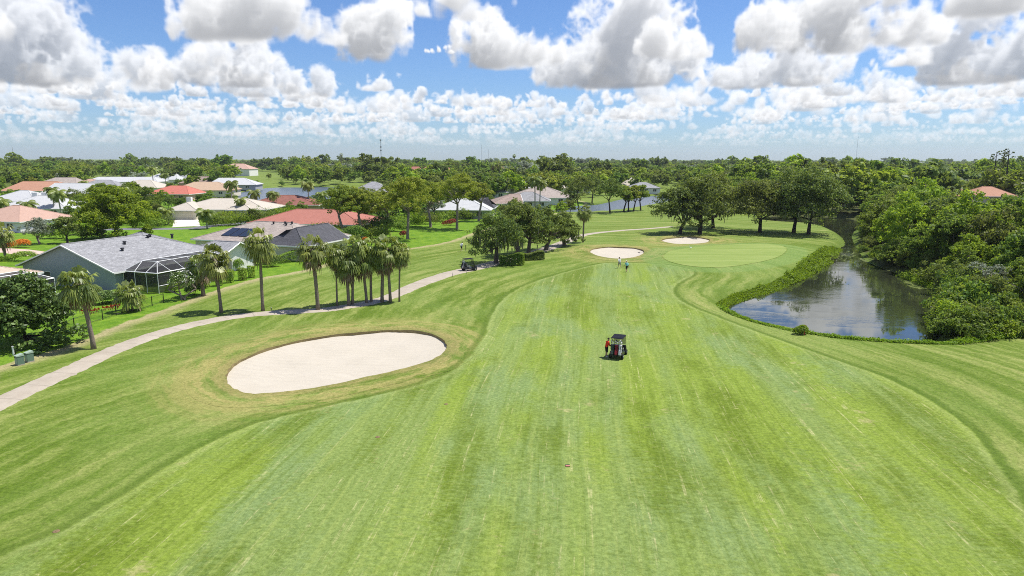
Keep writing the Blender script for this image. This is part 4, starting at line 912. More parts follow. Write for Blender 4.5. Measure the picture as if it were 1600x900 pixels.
for i in range(3):
    yy = -6.4 + i * 1.9; v = [(9.5 + d, q, 2.7 + 2.4 - abs(d) * 2.4 / 4.25 + .22) for q in (yy - .85, yy + .85) for d in (-3.4, -.6)]; v += [(a, b, c + .06) for a, b, c in v]; MB().add(v, [(0, 1, 3, 2), (4, 6, 7, 5), (0, 2, 6, 4), (2, 3, 7, 6), (3, 1, 5, 7), (1, 0, 4, 5)]).build('solar_panel', MAT_SOLAR, rf)
# red tile house
x, y = P(482, 350, 2.7); root, T, rf = house('long red tile roofed house behind the airy trees', x, y + 8.5, 27, 16, 2.6, (1, 1), 'red', 'white', -8, wins=[('f', -8, 2.4, 1.3, .9), ('f', 2, 3.4, 2, .2), ('f', 9, 2, 1.3, .9)])
# cream house with garage
x, y = P(338, 328, 2.7); root, T, rf = house('cream hip roofed house with a garage behind the pale driveway', x, y + 10, 27, 17, 2.6, (1, 1), 'cream', 'cream', 0, wins=[('f', 2, 2.2, 1.3, .9), ('f', 8, 3.0, 1.8, .4)])
Tg, rg = wing(root, -9.5, -7.5, 8, 8.4, 2.7, 1.8, (.9, .0), ROOF['cream'], WALL['cream'], math.radians(90)); window(root, lambda a, b, c: (-9.5 + a, -7.5 + b, c), 'f', 0, 6.2, 2.3, 0, 8, 8.0, 'garage_door')
wing(root, 6.5, -6.5, 6, 7, 2.7, 1.5, (.9, .9), ROOF['cream'], WALL['cream'], math.radians(90)); MB().box((-13.2, 2, 3.4), (1.4, 1.2, 4.6)).build('chimney', WALL['white'], root)
# the rest: near-eave centre pixel, length, depth, rise, hips, colours
for lb, u, v, L, W, rise, hip, rc, wc, rot, wh in [
    ('maroon shingle hip roofed house in front of the small lake', 436, 321, 23, 17, 2.6, (1, 1), 'maroon', 'tan', 4, 2.7), ('coral red roofed house left of the tan roofs', 262, 303, 19, 15, 3.0, (1, .6), 'coral', 'pink', -3, 2.7), ('wide tan tile roofed house right of the coral roof', 312, 297, 27, 16, 3.4, (1, 1), 'tan', 'cream', 5, 2.8), ('white roofed house above the tan roofs by the lake', 360, 288.5, 26, 16, 3.4, (.5, 1), 'white', 'grey', 6, 2.8),
    ('brown shingle house behind the tan roofs', 312, 286, 24, 15, 3.6, (1, 1), 'brown', 'tan', -4, 2.8), ('long white roofed house with white chimneys at far left', 44, 326, 21, 17, 3.2, (1, 1), 'white', 'white', 4, 2.7), ('pinkish tile roofed house at the left picture edge', -4, 345, 17, 15, 3.0, (1, 1), 'pink', 'white', -12, 2.7), ('terracotta roofed house farthest left behind the trees', 52, 298, 29, 17, 3.8, (.6, 1), 'terra', 'tan', 3, 2.8), ('white gabled house between terracotta and slim palm', 108, 302, 23, 16, 3.8, (0, 0), 'white', 'white', -10, 2.8),
    ('long low white building behind the bright spreading tree', 188, 284, 44, 16, 2.6, (.6, .6), 'white', 'white', 3, 3.0), ('small coral roofed house above the white gables', 132, 290, 16, 14, 3.2, (1, 1), 'pink', 'pink', 2, 2.8), ('grey roofed house glimpsed between the airy trees', 601, 311, 12, 14, 3.4, (0, 0), 'grey', 'white', 12, 2.8), ('white roofed house behind the forked airy tree', 722, 327, 17, 15, 3.0, (1, 1), 'white', 'sage', -4, 2.7), ('dark roofed wing beside the white roofed house', 752, 324, 8, 12, 2.6, (1, 1), 'dark', 'sage', -4, 2.7),
    ('brown gabled house in the centre with cream wall', 788, 318, 10, 14, 2.6, (1, 0), 'brown', 'cream', 8, 2.7), ('wide taupe roofed house in the centre behind the palm pair', 846, 309, 24, 19, 3.6, (1, 1), 'taupe', 'white', -3, 2.7), ('grey roofed wing in front of the taupe roof', 826, 314, 15, 12, 2.7, (1, 1), 'grey', 'white', -3, 2.7), ('white roofed house seen over the narrow lake, left one', 935, 288, 12, 13, 3.0, (1, 1), 'white', 'white', 0, 2.8), ('white roofed house seen over the narrow lake, right one', 990, 290, 14, 14, 4.2, (1, 1), 'cream', 'white', 0, 2.8), ('grey roofed house right of the pale roofs over the lake', 1008, 293, 16, 13, 2.6, (1, 1), 'grey', 'white', -3, 2.8),
    ('small terracotta roof in the right-hand woods', 1508, 305, 8, 9, 2.4, (1, 1), 'terra', 'cream', 4, 6.0), ('larger terracotta roof in the right-hand woods', 1556, 306, 13, 10, 2.6, (1, 1), 'terra', 'cream', -4, 6.2), ('pink roof at the right end of the terracotta roofs', 1588, 305, 9, 10, 2.4, (1, 1), 'pink', 'cream', 8, 6.0),
    ('leftmost red roof in the far woods', 648, 272.5, 15, 14, 6.0, (.7, .7), 'red', 'cream', 0, 5), ('second red roof in the far woods', 667, 274, 14, 14, 6.0, (.7, .7), 'terra', 'cream', 8, 5), ('third red roof in the far woods', 698, 274, 10, 12, 6.0, (0, .7), 'red', 'cream', -8, 5), ('rightmost red roof in the far woods', 781, 273, 20, 14, 6.0, (.7, .7), 'red', 'cream', 5, 5), ('far pinkish building over the left lake trees', 366, 264, 30, 24, 5, (.8, .8), 'pink', 'white', 0, 7), ('far low white roof in the right woods', 1430, 254.2, 60, 40, 3, (.5, .5), 'white', 'white', 0, 8), ('far white roof at the right horizon edge', 1583, 257.5, 26, 20, 3, (.5, .5), 'white', 'white', 0, 7), ('pale grey roof behind the slim palm at far left', 150, 293, 22, 15, 3.4, (1, 1), 'grey', 'white', 5, 2.8), ('cream roof between bright tree and coral roof', 215, 293, 22, 15, 3.4, (1, 1), 'cream', 'white', -5, 2.8), ('taupe roof above the terracotta roof at far left', 85, 288.5, 22, 15, 3.6, (1, .4), 'taupe', 'cream', 3, 2.8), ('white hip roof between the terracotta roof and the chimneyed house', 18, 314, 18, 15, 3.2, (1, 1), 'white', 'white', -3, 2.8), ('grey roof far behind the tan roofs', 300, 278.5, 24, 15, 3.8, (1, 1), 'grey', 'white', 0, 2.9), ('white roof far behind the coral roof', 250, 280.5, 22, 15, 3.8, (1, .4), 'white', 'white', 4, 2.9),
    ('taupe roof glimpsed above the airy trees, left one', 640, 301.5, 16, 14, 3.4, (1, 1), 'taupe', 'white', 5, 2.8), ('white roof glimpsed above the airy trees, right one', 690, 301.5, 15, 14, 3.4, (1, 1), 'white', 'white', -5, 2.8), ('grey roof behind the brown gabled house', 760, 300.5, 18, 14, 3.4, (1, 1), 'grey', 'white', 3, 2.8), ('grey roof left of the airy trees beyond the red tile roof', 580, 293.5, 16, 14, 3.6, (1, 1), 'grey', 'cream', 0, 2.8), ('tan roof of a small house between the airy trees', 660, 319, 11, 12, 2.8, (1, 1), 'tan', 'cream', 6, 2.7), ('cream roof behind the dark shore tree', 900, 293.5, 15, 14, 3.4, (1, 1), 'cream', 'white', 0, 2.8), ('white roof behind the wide taupe roof', 815, 293.5, 18, 14, 3.6, (1, 1), 'white', 'white', 4, 2.8),
    ('far small coral roof left of the lake trees', 538, 264.5, 16, 14, 5, (.7, .7), 'terra', 'cream', 0, 4)]:
    x, y = P(u, v, wh); d = y
    nw = () if d > 420 else [('f', q * L, 1.8, 1.3, .9) for q in (-.30, .05, .33)]
    root, T, rf = house(lb, x, y + W * .5 - .5, L, W, rise, hip, rc, wc, rot, wh, nw, trim=d < 320)
    if 'chimneys' in lb: [MB().box((q, 3, 5.6), (1.6, 1.2, 2.6)).build('chimney', WALL['white'], root) for q in (-4.5, -1.6)]
# ---------------------------------------------------------------- people
MAT_SKIN = plain('skin', (.42, .24, .16), .6, .3, var=.05); MAT_HAIR = plain('dark_hair', (.03, .022, .016), .7, .2)
def cloth(name, c): return plain(name, c, .85, .15, var=.12, scale=9)
def skin_body(joints, edges, radii):
    me = bpy.data.meshes.new('body'); me.from_pydata(joints, edges, []); o = bpy.data.objects.new('tmp_body', me); COL.objects.link(o)
    o.modifiers.new('skin', 'SKIN'); o.modifiers.new('sub', 'SUBSURF').levels = 1
    for i, r in enumerate(radii): me.skin_vertices[0].data[i].radius = (r, r * .85)
    me.skin_vertices[0].data[0].use_root = True
    dg = bpy.context.evaluated_depsgraph_get(); ev = o.evaluated_get(dg); out = bpy.data.meshes.new_from_object(ev); bpy.data.objects.remove(o); return out
def person(label, xy, rz, shirt, shorts, pose, hat=None, club=False, cat='person'):
    """pose: joint offsets for feet, knees, hands, elbows (x right, y forward), trunk lean"""
    lean = pose.get('lean', 0.0); hip = Vector((0, 0, .93)); ch = Vector((0, .30 * lean + .01, 1.32)); nk = Vector((0, .40 * lean + .02, 1.50)); hd = Vector((0, .46 * lean + .05, 1.64))
    J = [hip, hip + Vector((0, .06 * lean, .17)), ch, nk, hd - Vector((0, 0, .02)), hd + Vector((0, .01, .07))]; R = [.15, .135, .165, .058, .085, .085]; E = [(0, 1), (1, 2), (2, 3), (3, 4), (4, 5)]
    def chain(root, pts, rad):
        p = root
        for q, r in zip(pts, rad): J.append(Vector(q)); R.append(r); E.append((p, len(J) - 1)); p = len(J) - 1
        return p
    hands = []
    for s, k in ((-1, 'l'), (1, 'r')):
        fy, ky, fz = pose.get('foot_' + k, (0, 0, 0)); chain(0, [(s * .10, 0, .86), (s * .11, ky, .50), (s * .115, fy - .03, .10 + fz), (s * .125, fy + .13, .045 + fz)], [.095, .062, .042, .042])
        ex, ey, ez, hx, hy, hz = pose.get('arm_' + k, (s * .26, -.02, 1.12, s * .27, .10, .88)); sh = ch + Vector((s * .19, 0, .11))
        chain(2, [sh, (ex, ey, ez), (hx, hy, hz)], [.062, .046, .034]); hands.append((Vector((ex, ey, ez)), Vector((hx, hy, hz)), s))
    body = skin_body([tuple(q) for q in J], E, R)
    root = empty('person', (xy[0], xy[1], gz(*xy)), rz); tag(root, label, cat)
    mb = MB(); [mb.v.append(tuple(v.co)) for v in body.vertices]; [(mb.f.append(tuple(p.vertices)), mb.m.append(0)) for p in body.polygons]
    for el, ha, s in hands:          # palm and five fingers, slightly curled
        d = (ha - el).normalized(); side = Vector((1, 0, 0)); fw = d.cross(side).normalized(); mb.tube([ha, ha + d * .05, ha + d * .09], [.034, .040, .032], 6)
        for i, ln in enumerate((.070, .080, .076, .060)):
            b = ha + d * .085 + fw * (.027 - .018 * i); mb.tube([b, b + d * ln * .55, b + d * ln - side * s * .02], [.0095, .009, .007], 5)
        b = ha + d * .03 + fw * .036; mb.tube([b, b + d * .03 + fw * .022, b + d * .062 + fw * .026], [.011, .010, .008], 5)
    mb.tube([hd + Vector((0, .085, .035)), hd + Vector((0, .115, .005)), hd + Vector((0, .085, -.005))], [.012, .016, .010], 5)   # nose
    for s in (-1, 1): mb.lathe((hd.x + s * .088, hd.y, hd.z + .02), [(.012, -.012 * s), (.026, 0), (.010, .012 * s)], 6, axis='x')
    mb.build('body', MAT_SKIN, root, True)
    fc = MB()
    for s in (-1, 1): fc.lathe((s * .034, hd.y + .083, hd.z + .045), [(.004, -.004), (.013, 0), (.006, .008)], 6, axis='y')
    fc.box((0, hd.y + .088, hd.z - .035), (.05, .012, .012)); fc.build('face', MAT_HAIR, root)
    # clothes: the body surface pushed out, cut at neckline, cuffs, waist and hems
    def cover(name, test, off, mat):
        used = [p for p in body.polygons if test(p.center)]; idx = {}; V = []; F = []
        for p in used:
            f = []
            for i in p.vertices:
                if i not in idx: v = body.vertices[i]; idx[i] = len(V); V.append(v.co + v.normal * off)
                f.append(idx[i])
            F.append(f)
        if V: MB().add(V, F).build(name, mat, root, True)
    cover('shirt', lambda c: .95 < c.z < 1.47 and not (abs(c.x) > .235 and c.z < 1.13), .022, shirt); cover('shorts', lambda c: .52 < c.z < .98 and abs(c.x) < .205, .024, shorts); cover('shoe', lambda c: c.z < .12, .014, cloth('white_shoe', (.6, .6, .6)))
    hr = MB(); hr.lathe((hd.x, hd.y - .012, hd.z + .045), [(.094, 0), (.098, .04), (.078, .085), (.03, .108)], 12)
    if hat is not None:
        a = math.pi; hr.tube([hd + Vector((0, .06, .06)), hd + Vector((0, .17, .05))], [.075, .055], 8); hr.build('cap', hat, root, True)
    else: hr.build('hair', MAT_HAIR, root, True)
    body_me = body; bpy.data.meshes.remove(body_me)
    return root
x1, y1 = P(968, 419); x2, y2 = P(979, 425)
WALK = dict(foot_l=(.30, .20, 0), foot_r=(-.34, -.02, .05), arm_l=(-.25, -.12, 1.13, -.27, -.06, .90), arm_r=(.25, .10, 1.13, .24, .28, .98), lean=.25)
WALK2 = dict(foot_l=(-.30, .0, .05), foot_r=(.30, .20, 0), arm_l=(-.25, .10, 1.13, -.24, .28, .98), arm_r=(.25, -.12, 1.13, .27, -.04, .90), lean=.25)
SH_W, SH_T, SH_R, PT_K, PT_G = cloth('white_shirt', (.70, .70, .72)), cloth('teal_shirt', (.22, .52, .52)), cloth('red_shirt', (.72, .05, .02)), cloth('black_shorts', (.018, .018, .022)), cloth('grey_shorts', (.30, .30, .31))
person('golfer in white shirt and grey shorts walking towards the green', (x1, y1), .35, SH_W, PT_G, WALK)
person('golfer in teal shirt and black shorts walking just right of the white-shirted one', (x2, y2), .2, SH_T, PT_K, WALK2, hat=cloth('white_cap', (.7, .7, .7)))
person('person in white shirt and black shorts striding across the far rough', P(721, 392.5), -.6, SH_W, PT_K, dict(WALK, lean=.5))
CX, CY = P(966, 556)
person('person in bright red shirt standing beside the golf cart bags', (CX - 1.12, CY - .30), -1.2, SH_R, PT_K, dict(lean=.3, foot_l=(.04, .04, 0), foot_r=(-.06, 0, 0), arm_l=(-.25, .12, 1.14, -.14, .36, 1.08), arm_r=(.25, .14, 1.14, .14, .38, 1.06)))
# golf clubs pushed / carried by the walkers
MAT_STEEL = plain('steel', (.55, .55, .56), .3, .5, .9, var=.05)
def golf_club(lb, a, b):
    root = empty('golf_club', a); tag(root, lb, 'golf club'); d = Vector(b) - Vector(a); MB().tube([(0, 0, 0), tuple(d)], [.016, .012], 6).build('shaft', MAT_STEEL, root); MB().tube([(0, 0, 0), tuple(d * .22)], [.022, .019], 6).build('grip', MAT_BLACK, root)
    e = d; MB().box((e.x + .04, e.y, e.z), (.12, .035, .05)).build('club_head', MAT_STEEL, root)
golf_club('golf club carried by the teal-shirted golfer', (x2 + .27, y2 - .02, gz(x2, y2) + .86), (x2 + .42, y2 - .5, gz(x2, y2) + .10))
# ---------------------------------------------------------------- golf carts
MAT_RUBBER = plain('tyre_rubber', (.015, .015, .016), .8, .2); MAT_CREAM = plain('cart_body_paint', (.55, .54, .50), .35, .5, var=.05); MAT_DKBODY = plain('dark_cart_paint', (.020, .020, .026), .3, .5, var=.1); MAT_SEAT = plain('cart_seat_vinyl', (.42, .40, .36), .6, .3); MAT_ROOFB = plain('black_cart_roof', (.012, .013, .020), .8, .12); MAT_RIM = plain('wheel_rim', (.55, .55, .55), .4, .5, .6)
def golf_cart(label, x, y, rz, body):
    """x right, y forward, rear towards -y"""
    root = empty('golf_cart', (x, y, gz(x, y)), rz, 1.02); tag(root, label, 'golf cart')
    mb = MB(); mb.box((0, .15, .36), (1.02, 2.05, .14)); mb.add([(-.56, 1.05, .32), (.56, 1.05, .32), (.56, .62, .32), (-.56, .62, .32), (-.46, 1.18, .70), (.46, 1.18, .70), (.54, .66, .92), (-.54, .66, .92)], [(3, 2, 1, 0), (4, 5, 6, 7), (0, 1, 5, 4), (1, 2, 6, 5), (2, 3, 7, 6), (3, 0, 4, 7)]); bevel(mb.build('front_cowl', body, root), .05)
    mb = MB(); mb.add([(-.58, -1.1, .36), (.58, -1.1, .36), (.58, -.22, .36), (-.58, -.22, .36), (-.54, -1.05, .72), (.54, -1.05, .72), (.54, -.25, .70), (-.54, -.25, .70)], [(3, 2, 1, 0), (4, 5, 6, 7), (0, 1, 5, 4), (1, 2, 6, 5), (2, 3, 7, 6), (3, 0, 4, 7)]); bevel(mb.build('rear_body', body, root), .06)
    bevel(MB().box((0, -.28, .77), (1.02, .50, .13)).build('seat', MAT_SEAT, root), .05); bevel(MB().box((0, -.58, 1.05), (1.02, .12, .42)).build('seat_back', MAT_SEAT, root), .05)
    for sx in (-1, 1):
        for yy in (-.78, .84):
            w = MB().lathe((sx * .52, yy, .23), [(.14, -.09), (.215, -.095), (.23, -.05), (.23, .05), (.215, .095), (.14, .09)], 16, axis='x').build('wheel', MAT_RUBBER, root, True); MB().lathe((sx * .615, yy, .23), [(.13, -.015), (.10, .0), (.03, .02)], 10, axis='x').build('rim', MAT_RIM, w)
        MB().tube([(sx * .52, .72, .90), (sx * .50, .46, 1.82)], .022, 6).build('roof_post', MAT_BLACK, root); MB().tube([(sx * .52, -.66, .70), (sx * .52, -.74, 1.82)], .022, 6).build('roof_post', MAT_BLACK, root); MB().tube([(sx * .5, -.70, .80), (sx * .56, -.32, .92), (sx * .53, -.24, .80)], .018, 5).build('arm_rail', MAT_BLACK, root)
        MB().lathe((sx * .36, 1.16, .58), [(.07, -.02), (.07, .03), (.03, .04)], 8, axis='y').build('headlight', MAT_TRIM, root); MB().box((sx * .45, -1.10, .56), (.10, .03, .07)).build('tail_light', plain('tail_light_red', (.5, .02, .02), .3, .5), root)
    rf = MB().add([(-.56, -.95, 1.82), (.56, -.95, 1.82), (.56, .62, 1.82), (-.56, .62, 1.82), (-.46, -.85, 1.90), (.46, -.85, 1.90), (.46, .52, 1.90), (-.46, .52, 1.90)], [(3, 2, 1, 0), (4, 5, 6, 7), (0, 1, 5, 4), (1, 2, 6, 5), (2, 3, 7, 6), (3, 0, 4, 7)]).build('roof', MAT_ROOFB, root); bevel(rf, .04)
    MB().add([(-.48, .70, .95), (.48, .70, .95), (.46, .49, 1.76), (-.46, .49, 1.76)], [(0, 1, 2, 3)]).build('windshield', MAT_SCREEN, root)
    mb = MB(); mb.tube([(-.28, .52, .98), (-.28, .34, 1.06)], .018, 5); [mb.tube([(-.28 + .17 * math.cos(a), .33 - .05 * math.sin(a), 1.06 + .16 * math.sin(a)), (-.28 + .17 * math.cos(a + .53), .33 - .05 * math.sin(a + .53), 1.06 + .16 * math.sin(a + .53))], .014, 5) for a in np.arange(0, 6.28, .5236)]; mb.build('steering_wheel', MAT_BLACK, root)
    mb = MB(); mb.tube([(-.5, -1.0, .95), (.5, -1.0, .95)], .02, 5); mb.tube([(-.5, -1.0, .95), (-.5, -.66, .95)], .02, 5); mb.tube([(.5, -1.0, .95), (.5, -.66, .95)], .02, 5); mb.box((0, -1.16, .40), (.95, .22, .05)); mb.build('bag_rack', MAT_BLACK, root); bevel(MB().box((0, -.80, 1.02), (1.04, .26, .46)).build('dark_backing', MAT_BLACK, root), .04)  # last box is an added black backing that makes the cart's rear dark
    return root
def golf_bag(label, cart, lx, col, pocket, ly=-1.12, s=1.0, hoods=((.7, .7, .7), (.02, .02, .02))):
    M = Matrix.Translation(cart.location) @ Matrix.Rotation(cart.rotation_euler.z, 4, 'Z'); p = M @ Vector((lx, ly, .42)); root = empty('golf_bag', p, cart.rotation_euler.z); root.rotation_euler = (math.radians(-10), 0, cart.rotation_euler.z); tag(root, label, 'golf bag')
    b = plain('bag_fabric', col, .6, .3, var=.1); pk = plain('bag_pocket', pocket, .6, .3, var=.1)
    MB().lathe((0, 0, 0), [(.13, 0), (.145, .05), (.13, .4), (.135, .80), (.15, .84), (.145, .90)], 12).build('bag_tube', b, root, True)
    bevel(MB().box((0, -.15, .26), (.20, .10, .40)).build('pocket', pk, root), .03); bevel(MB().box((.13, -.06, .45), (.08, .14, .45)).build('pocket', b, root), .03); MB().tube([(.05, -.14, .80), (.09, -.24, .55), (.05, -.16, .25)], .018, 5).build('strap', MAT_BLACK, root)
    for i in range(7):
        a = i * .9; x, y = .08 * math.cos(a), .08 * math.sin(a); h = 1.05 + .10 * (i % 3); MB().tube([(x, y, .85), (x * 1.3, y * 1.3, h)], .008, 4).build('club_shaft', MAT_STEEL, root)
        MB().lathe((x * 1.3, y * 1.3, h), [(.02, 0), (.045, .03), (.05, .09), (.02, .13)], 8).build('head_cover', plain('head_cover', hoods[i % len(hoods)], .7, .2), root)
cart = golf_cart('black roofed golf cart seen from behind on the fairway beside the red-shirted person', CX, CY, -.36, MAT_DKBODY)
golf_bag('dark red golf bag in the middle of the fairway cart', cart, .02, (.22, .012, .02), (.45, .03, .05)); golf_bag('dark green golf bag at the left of the fairway cart', cart, -.34, (.03, .06, .05), (.10, .12, .11)); golf_bag('white golf bag at the right of the fairway cart', cart, .36, (.60, .60, .62), (.70, .68, .72), hoods=((.75, .75, .75), (.6, .55, .6)))
x, y = P(733, 424.5); cart2 = golf_cart('dark golf cart parked on the cart path beside the mossy oak', x, y, math.radians(-62), MAT_DKBODY)
golf_bag('black golf bag on the cart parked on the path', cart2, -.2, (.03, .03, .035), (.06, .06, .06)); golf_bag('white-topped golf bag on the cart parked on the path', cart2, .2, (.30, .30, .32), (.5, .5, .5), hoods=((.75, .75, .75),))
# ---------------------------------------------------------------- small things
MAT_UTIL = plain('utility_green', (.13, .20, .15), .6, .3, var=.1); MAT_UTILTOP = plain('utility_pale_green', (.30, .38, .31), .6, .3, var=.08)
for u, v, lb in ((32, 573.5, 'pale green utility box, left one nearest the path'), (47, 568.5, 'darker green utility box, right one under the bush')):
    x, y = P(u, v); root = empty('utility_box', (x, y, gz(x, y)), math.radians(-32), (.72, .72, .95)); tag(root, lb, 'utility box')
    MB().box((0, 0, .01), (.78, .78, .12)).build('base_pad', MAT_PATH, root); MB().box((0, 0, .44), (.72, .72, .76), taper=.97).build('cabinet', MAT_UTIL, root); MB().box((.0, -.37, .44), (.62, .03, .66)).build('door', MAT_UTILTOP, root)
    MB().add([(-.39, -.40, .82), (.39, -.40, .82), (.39, .38, .82), (-.39, .38, .82), (-.39, -.40, .88), (.39, -.40, .88), (.36, .34, 1.0), (-.36, .34, 1.0)], [(3, 2, 1, 0), (4, 5, 6, 7), (0, 1, 5, 4), (1, 2, 6, 5), (2, 3, 7, 6), (3, 0, 4, 7)]).build('lid', MAT_UTILTOP, root)
    for q in (-.16, .16): MB().lathe((q, -.41, .72), [(.05, -.02), (.05, .02)], 8, axis='y').build('latch', MAT_BLACK, root)
x, y = P(22, 559); root = empty('marker_post', (x, y, gz(x, y))); tag(root, 'white marker post behind the green utility boxes', 'post'); MB().tube([(0, 0, -.2), (0, 0, .75)], [.08, .08], 10).build('post', MAT_TRIM, root); MB().lathe((0, 0, .75), [(.085, 0), (.09, .05), (.04, .10)], 10).build('post_cap', MAT_TRIM, root)
# black fence with red decorations
fp = [P(u, v) for u, v in [(104, 523), (117, 516.5), (140, 508.5), (161, 501.5), (182, 494), (201, 489.5), (220, 485), (238, 478.5), (256, 473)]]
root = empty('garden_fence', (fp[0][0], fp[0][1], 0)); tag(root, 'thin black metal fence along the lawn behind the lone palm', 'fence'); ox, oy = fp[0]
for (x, y) in fp: MB().box((x - ox, y - oy, gz(x, y) + .55), (.07, .07, 1.3)).build('fence_post', MAT_BLACK, root)
for (a, b), (c, d) in zip(fp[:-1], fp[1:]):
    for hgt in (.18, 1.1): MB().tube([(a - ox, b - oy, gz(a, b) + hgt), (c - ox, d - oy, gz(c, d) + hgt)], .018, 4).build('fence_rail', MAT_BLACK, root)
    n = int(math.hypot(c - a, d - b) / .14); mb = MB()
    for i in range(1, n): t = i / n; x, y = a + (c - a) * t, b + (d - b) * t; mb.tube([(x - ox, y - oy, gz(a, b) + .05), (x - ox, y - oy, gz(a, b) + 1.15)], .008, 4, cap=False)
    o = mb.build('picket_run', MAT_BLACK, root); tag(o, kind='stuff')
MAT_REDC = plain('red_ribbon', (.62, .035, .04), .6, .3, var=.15); rr_ = np.random.default_rng(8)
for i, (u, v) in enumerate([(131, 486), (137, 485.5), (145, 486), (152, 484), (164, 481), (171.5, 480.5), (177, 478.5), (184.5, 477.5)]):
    x, y = P(u, v, 1.05); root = empty('red_bow', (x, y - .05, gz(x, y) + 1.05), .2); tag(root, 'red bow tied to the black fence beside the lone palm', 'bow', 'red bows on the fence')
    for s in (-1, 1): MB().add([(0, 0, 0), (s * .22, -.05, .20), (s * .30, .02, .0), (s * .20, .06, -.14)], [(0, 1, 2, 3)]).build('loop', MAT_REDC, root); MB().add([(0, 0, 0), (s * .04, -.02, -.02), (s * .16, -.03, -.36), (s * .07, -.02, -.38)], [(0, 1, 2, 3)]).build('ribbon_tail', MAT_REDC, root)
    MB().lathe((0, 0, -.05), [(.04, 0), (.07, .05), (.04, .1)], 6).build('knot', MAT_REDC, root)
def stake(lb, u, v, h, mat, r=.03):
    x, y = P(u, v); root = empty('stake', (x, y, gz(x, y))); tag(root, lb, 'stake'); MB().tube([(0, 0, -.2), (0, 0, h * .85), (0, 0, h)], [r, r, r * .4], 6).build('shaft', mat, root); MB().lathe((0, 0, h * .78), [(r * 1.2, 0), (r * 1.2, h * .1)], 6).build('band', MAT_TRIM, root)
stake('red hazard stake on the near bank of the pond', 1257, 522, 1.0, MAT_REDC, .045); stake('small dark stake at the cart path edge, left one', 707, 434.5, .7, MAT_BLACK); stake('small dark stake at the cart path edge near the parked cart', 728.5, 430, .6, MAT_BLACK); stake('small dark stake in the grass right of the tall front palm', 424, 486.5, .45, MAT_BLACK, .05)
MAT_SOIL = plain('bare_soil', (.20, .145, .08), .95, .1, var=.3); MAT_PLATE = plain('red_plate', (.42, .17, .14), .6, .3)
for u, v, lb, r in ((88, 832, 'bare brown sprinkler patch near the bottom left corner', .17), (590, 682.5, 'bare brown sprinkler patch right of the bunker front', .16), (697, 630.5, 'bare brown sprinkler patch between bunker and fairway centre', .15)):
    x, y = P(u, v); root = empty('sprinkler_head', (x, y, gz(x, y))); tag(root, lb, 'sprinkler'); MB().lathe((0, 0, 0), [(r, -.02), (r * .9, .022), (r * .5, .035), (.05, .03)], 14).build('soil_ring', MAT_SOIL, root, True); MB().lathe((0, 0, .02), [(.05, 0), (.05, .03), (.02, .035)], 10).build('cap', MAT_SOIL, root)
x, y = P(887, 725); root = empty('yardage_plate', (x, y, gz(x, y)), .1); tag(root, 'small red plate set in the middle of the fairway', 'marker plate'); bevel(MB().box((0, -.03, .02), (.26, .14, .06)).build('plate', MAT_PLATE, root), .01); MB().box((0, .07, .025), (.28, .05, .07)).build('plate_edge', MAT_BLACK, root)
def rake(lb, u, v, rz, dz=-.25):
    x, y = P(u, v); root = empty('bunker_rake', (x, y, gz(x, y) + dz), rz); tag(root, lb, 'rake'); MB().tube([(0, 0, .05), (1.5, 0, .07)], .02, 5).build('handle', MAT_BLACK, root); MB().box((0, 0, .05), (.06, .6, .06)).build('head', MAT_BLACK, root); mb = MB(); [mb.box((0, q, .0), (.02, .02, .08)) for q in np.linspace(-.27, .27, 9)]; mb.build('tines', MAT_BLACK, root)
rake('dark rake lying at the far lip of the large bunker', 543, 529, -2.6, -.30); rake('dark rake lying at the right end of the front green bunker', 998, 396, .4, -.1)
x, y = P(1079, 393.5); root = empty('white_bird', (x, y, gz(x, y) + .03), 1.2); tag(root, 'small white bird standing at the edge of the green', 'bird')
MB().tube([(0, -.24, .36), (0, -.10, .40), (0, .08, .42), (0, .17, .46), (0, .20, .58), (0, .17, .70), (0, .22, .76), (0, .30, .75)], [.02, .08, .095, .06, .03, .026, .035, .014], 8).build('body', MAT_TRIM, root, True); mb = MB(); mb.tube([(0, .28, .755), (0, .40, .735)], [.014, .004], 5); mb.build('beak', plain('beak_yellow', (.5, .3, .04), .5, .3), root)
for s in (-1, 1): MB().tube([(s * .035, .0, .36), (s * .035, -.02, .19), (s * .035, .01, .0), (s * .035, .08, .0)], .010, 5).build('leg', MAT_BLACK, root)
# ---------------------------------------------------------------- masts and tall bare trees on the horizon
def mast(lb, u, v_top, dist, w, guyed=False, head=False):
    dx, dy, dz = pix_dir(u, v_top); t = dist / dy; x, y, h = dx * t, dist, CAM_H + dz * t; root = empty('radio_mast', (x, y, 0)); tag(root, lb, 'mast'); mb = MB()
    n = 3; [mb.tube([(w * math.cos(k * 2.094), w * math.sin(k * 2.094), 0), (w * .6 * math.cos(k * 2.094), w * .6 * math.sin(k * 2.094), h)], w * .16, 4) for k in range(n)]
    for z in np.arange(0, h - w * 3, w * 3): [mb.tube([(w * math.cos(k * 2.094), w * math.sin(k * 2.094), z), (w * .9 * math.cos((k + 1) * 2.094), w * .9 * math.sin((k + 1) * 2.094), z + w * 3)], w * .09, 4, cap=False) for k in range(n)]
    mb.build('lattice', MAT_MAST, root); MB().tube([(0, 0, h), (0, 0, h + w * 2.5)], w * .1, 4).build('antenna', MAT_MAST, root)
    if head:
        for z in (.98, .74, .62): [MB().box((w * 1.5 * math.cos(k * 1.05), w * 1.5 * math.sin(k * 1.05), h * z), (w * .8, w * .5, w * 3.2), k * 1.05).build('antenna_panel', MAT_MAST, root) for k in range(6)]
MAT_MAST = plain('galvanised_mast', (.16, .17, .18), .6, .4)
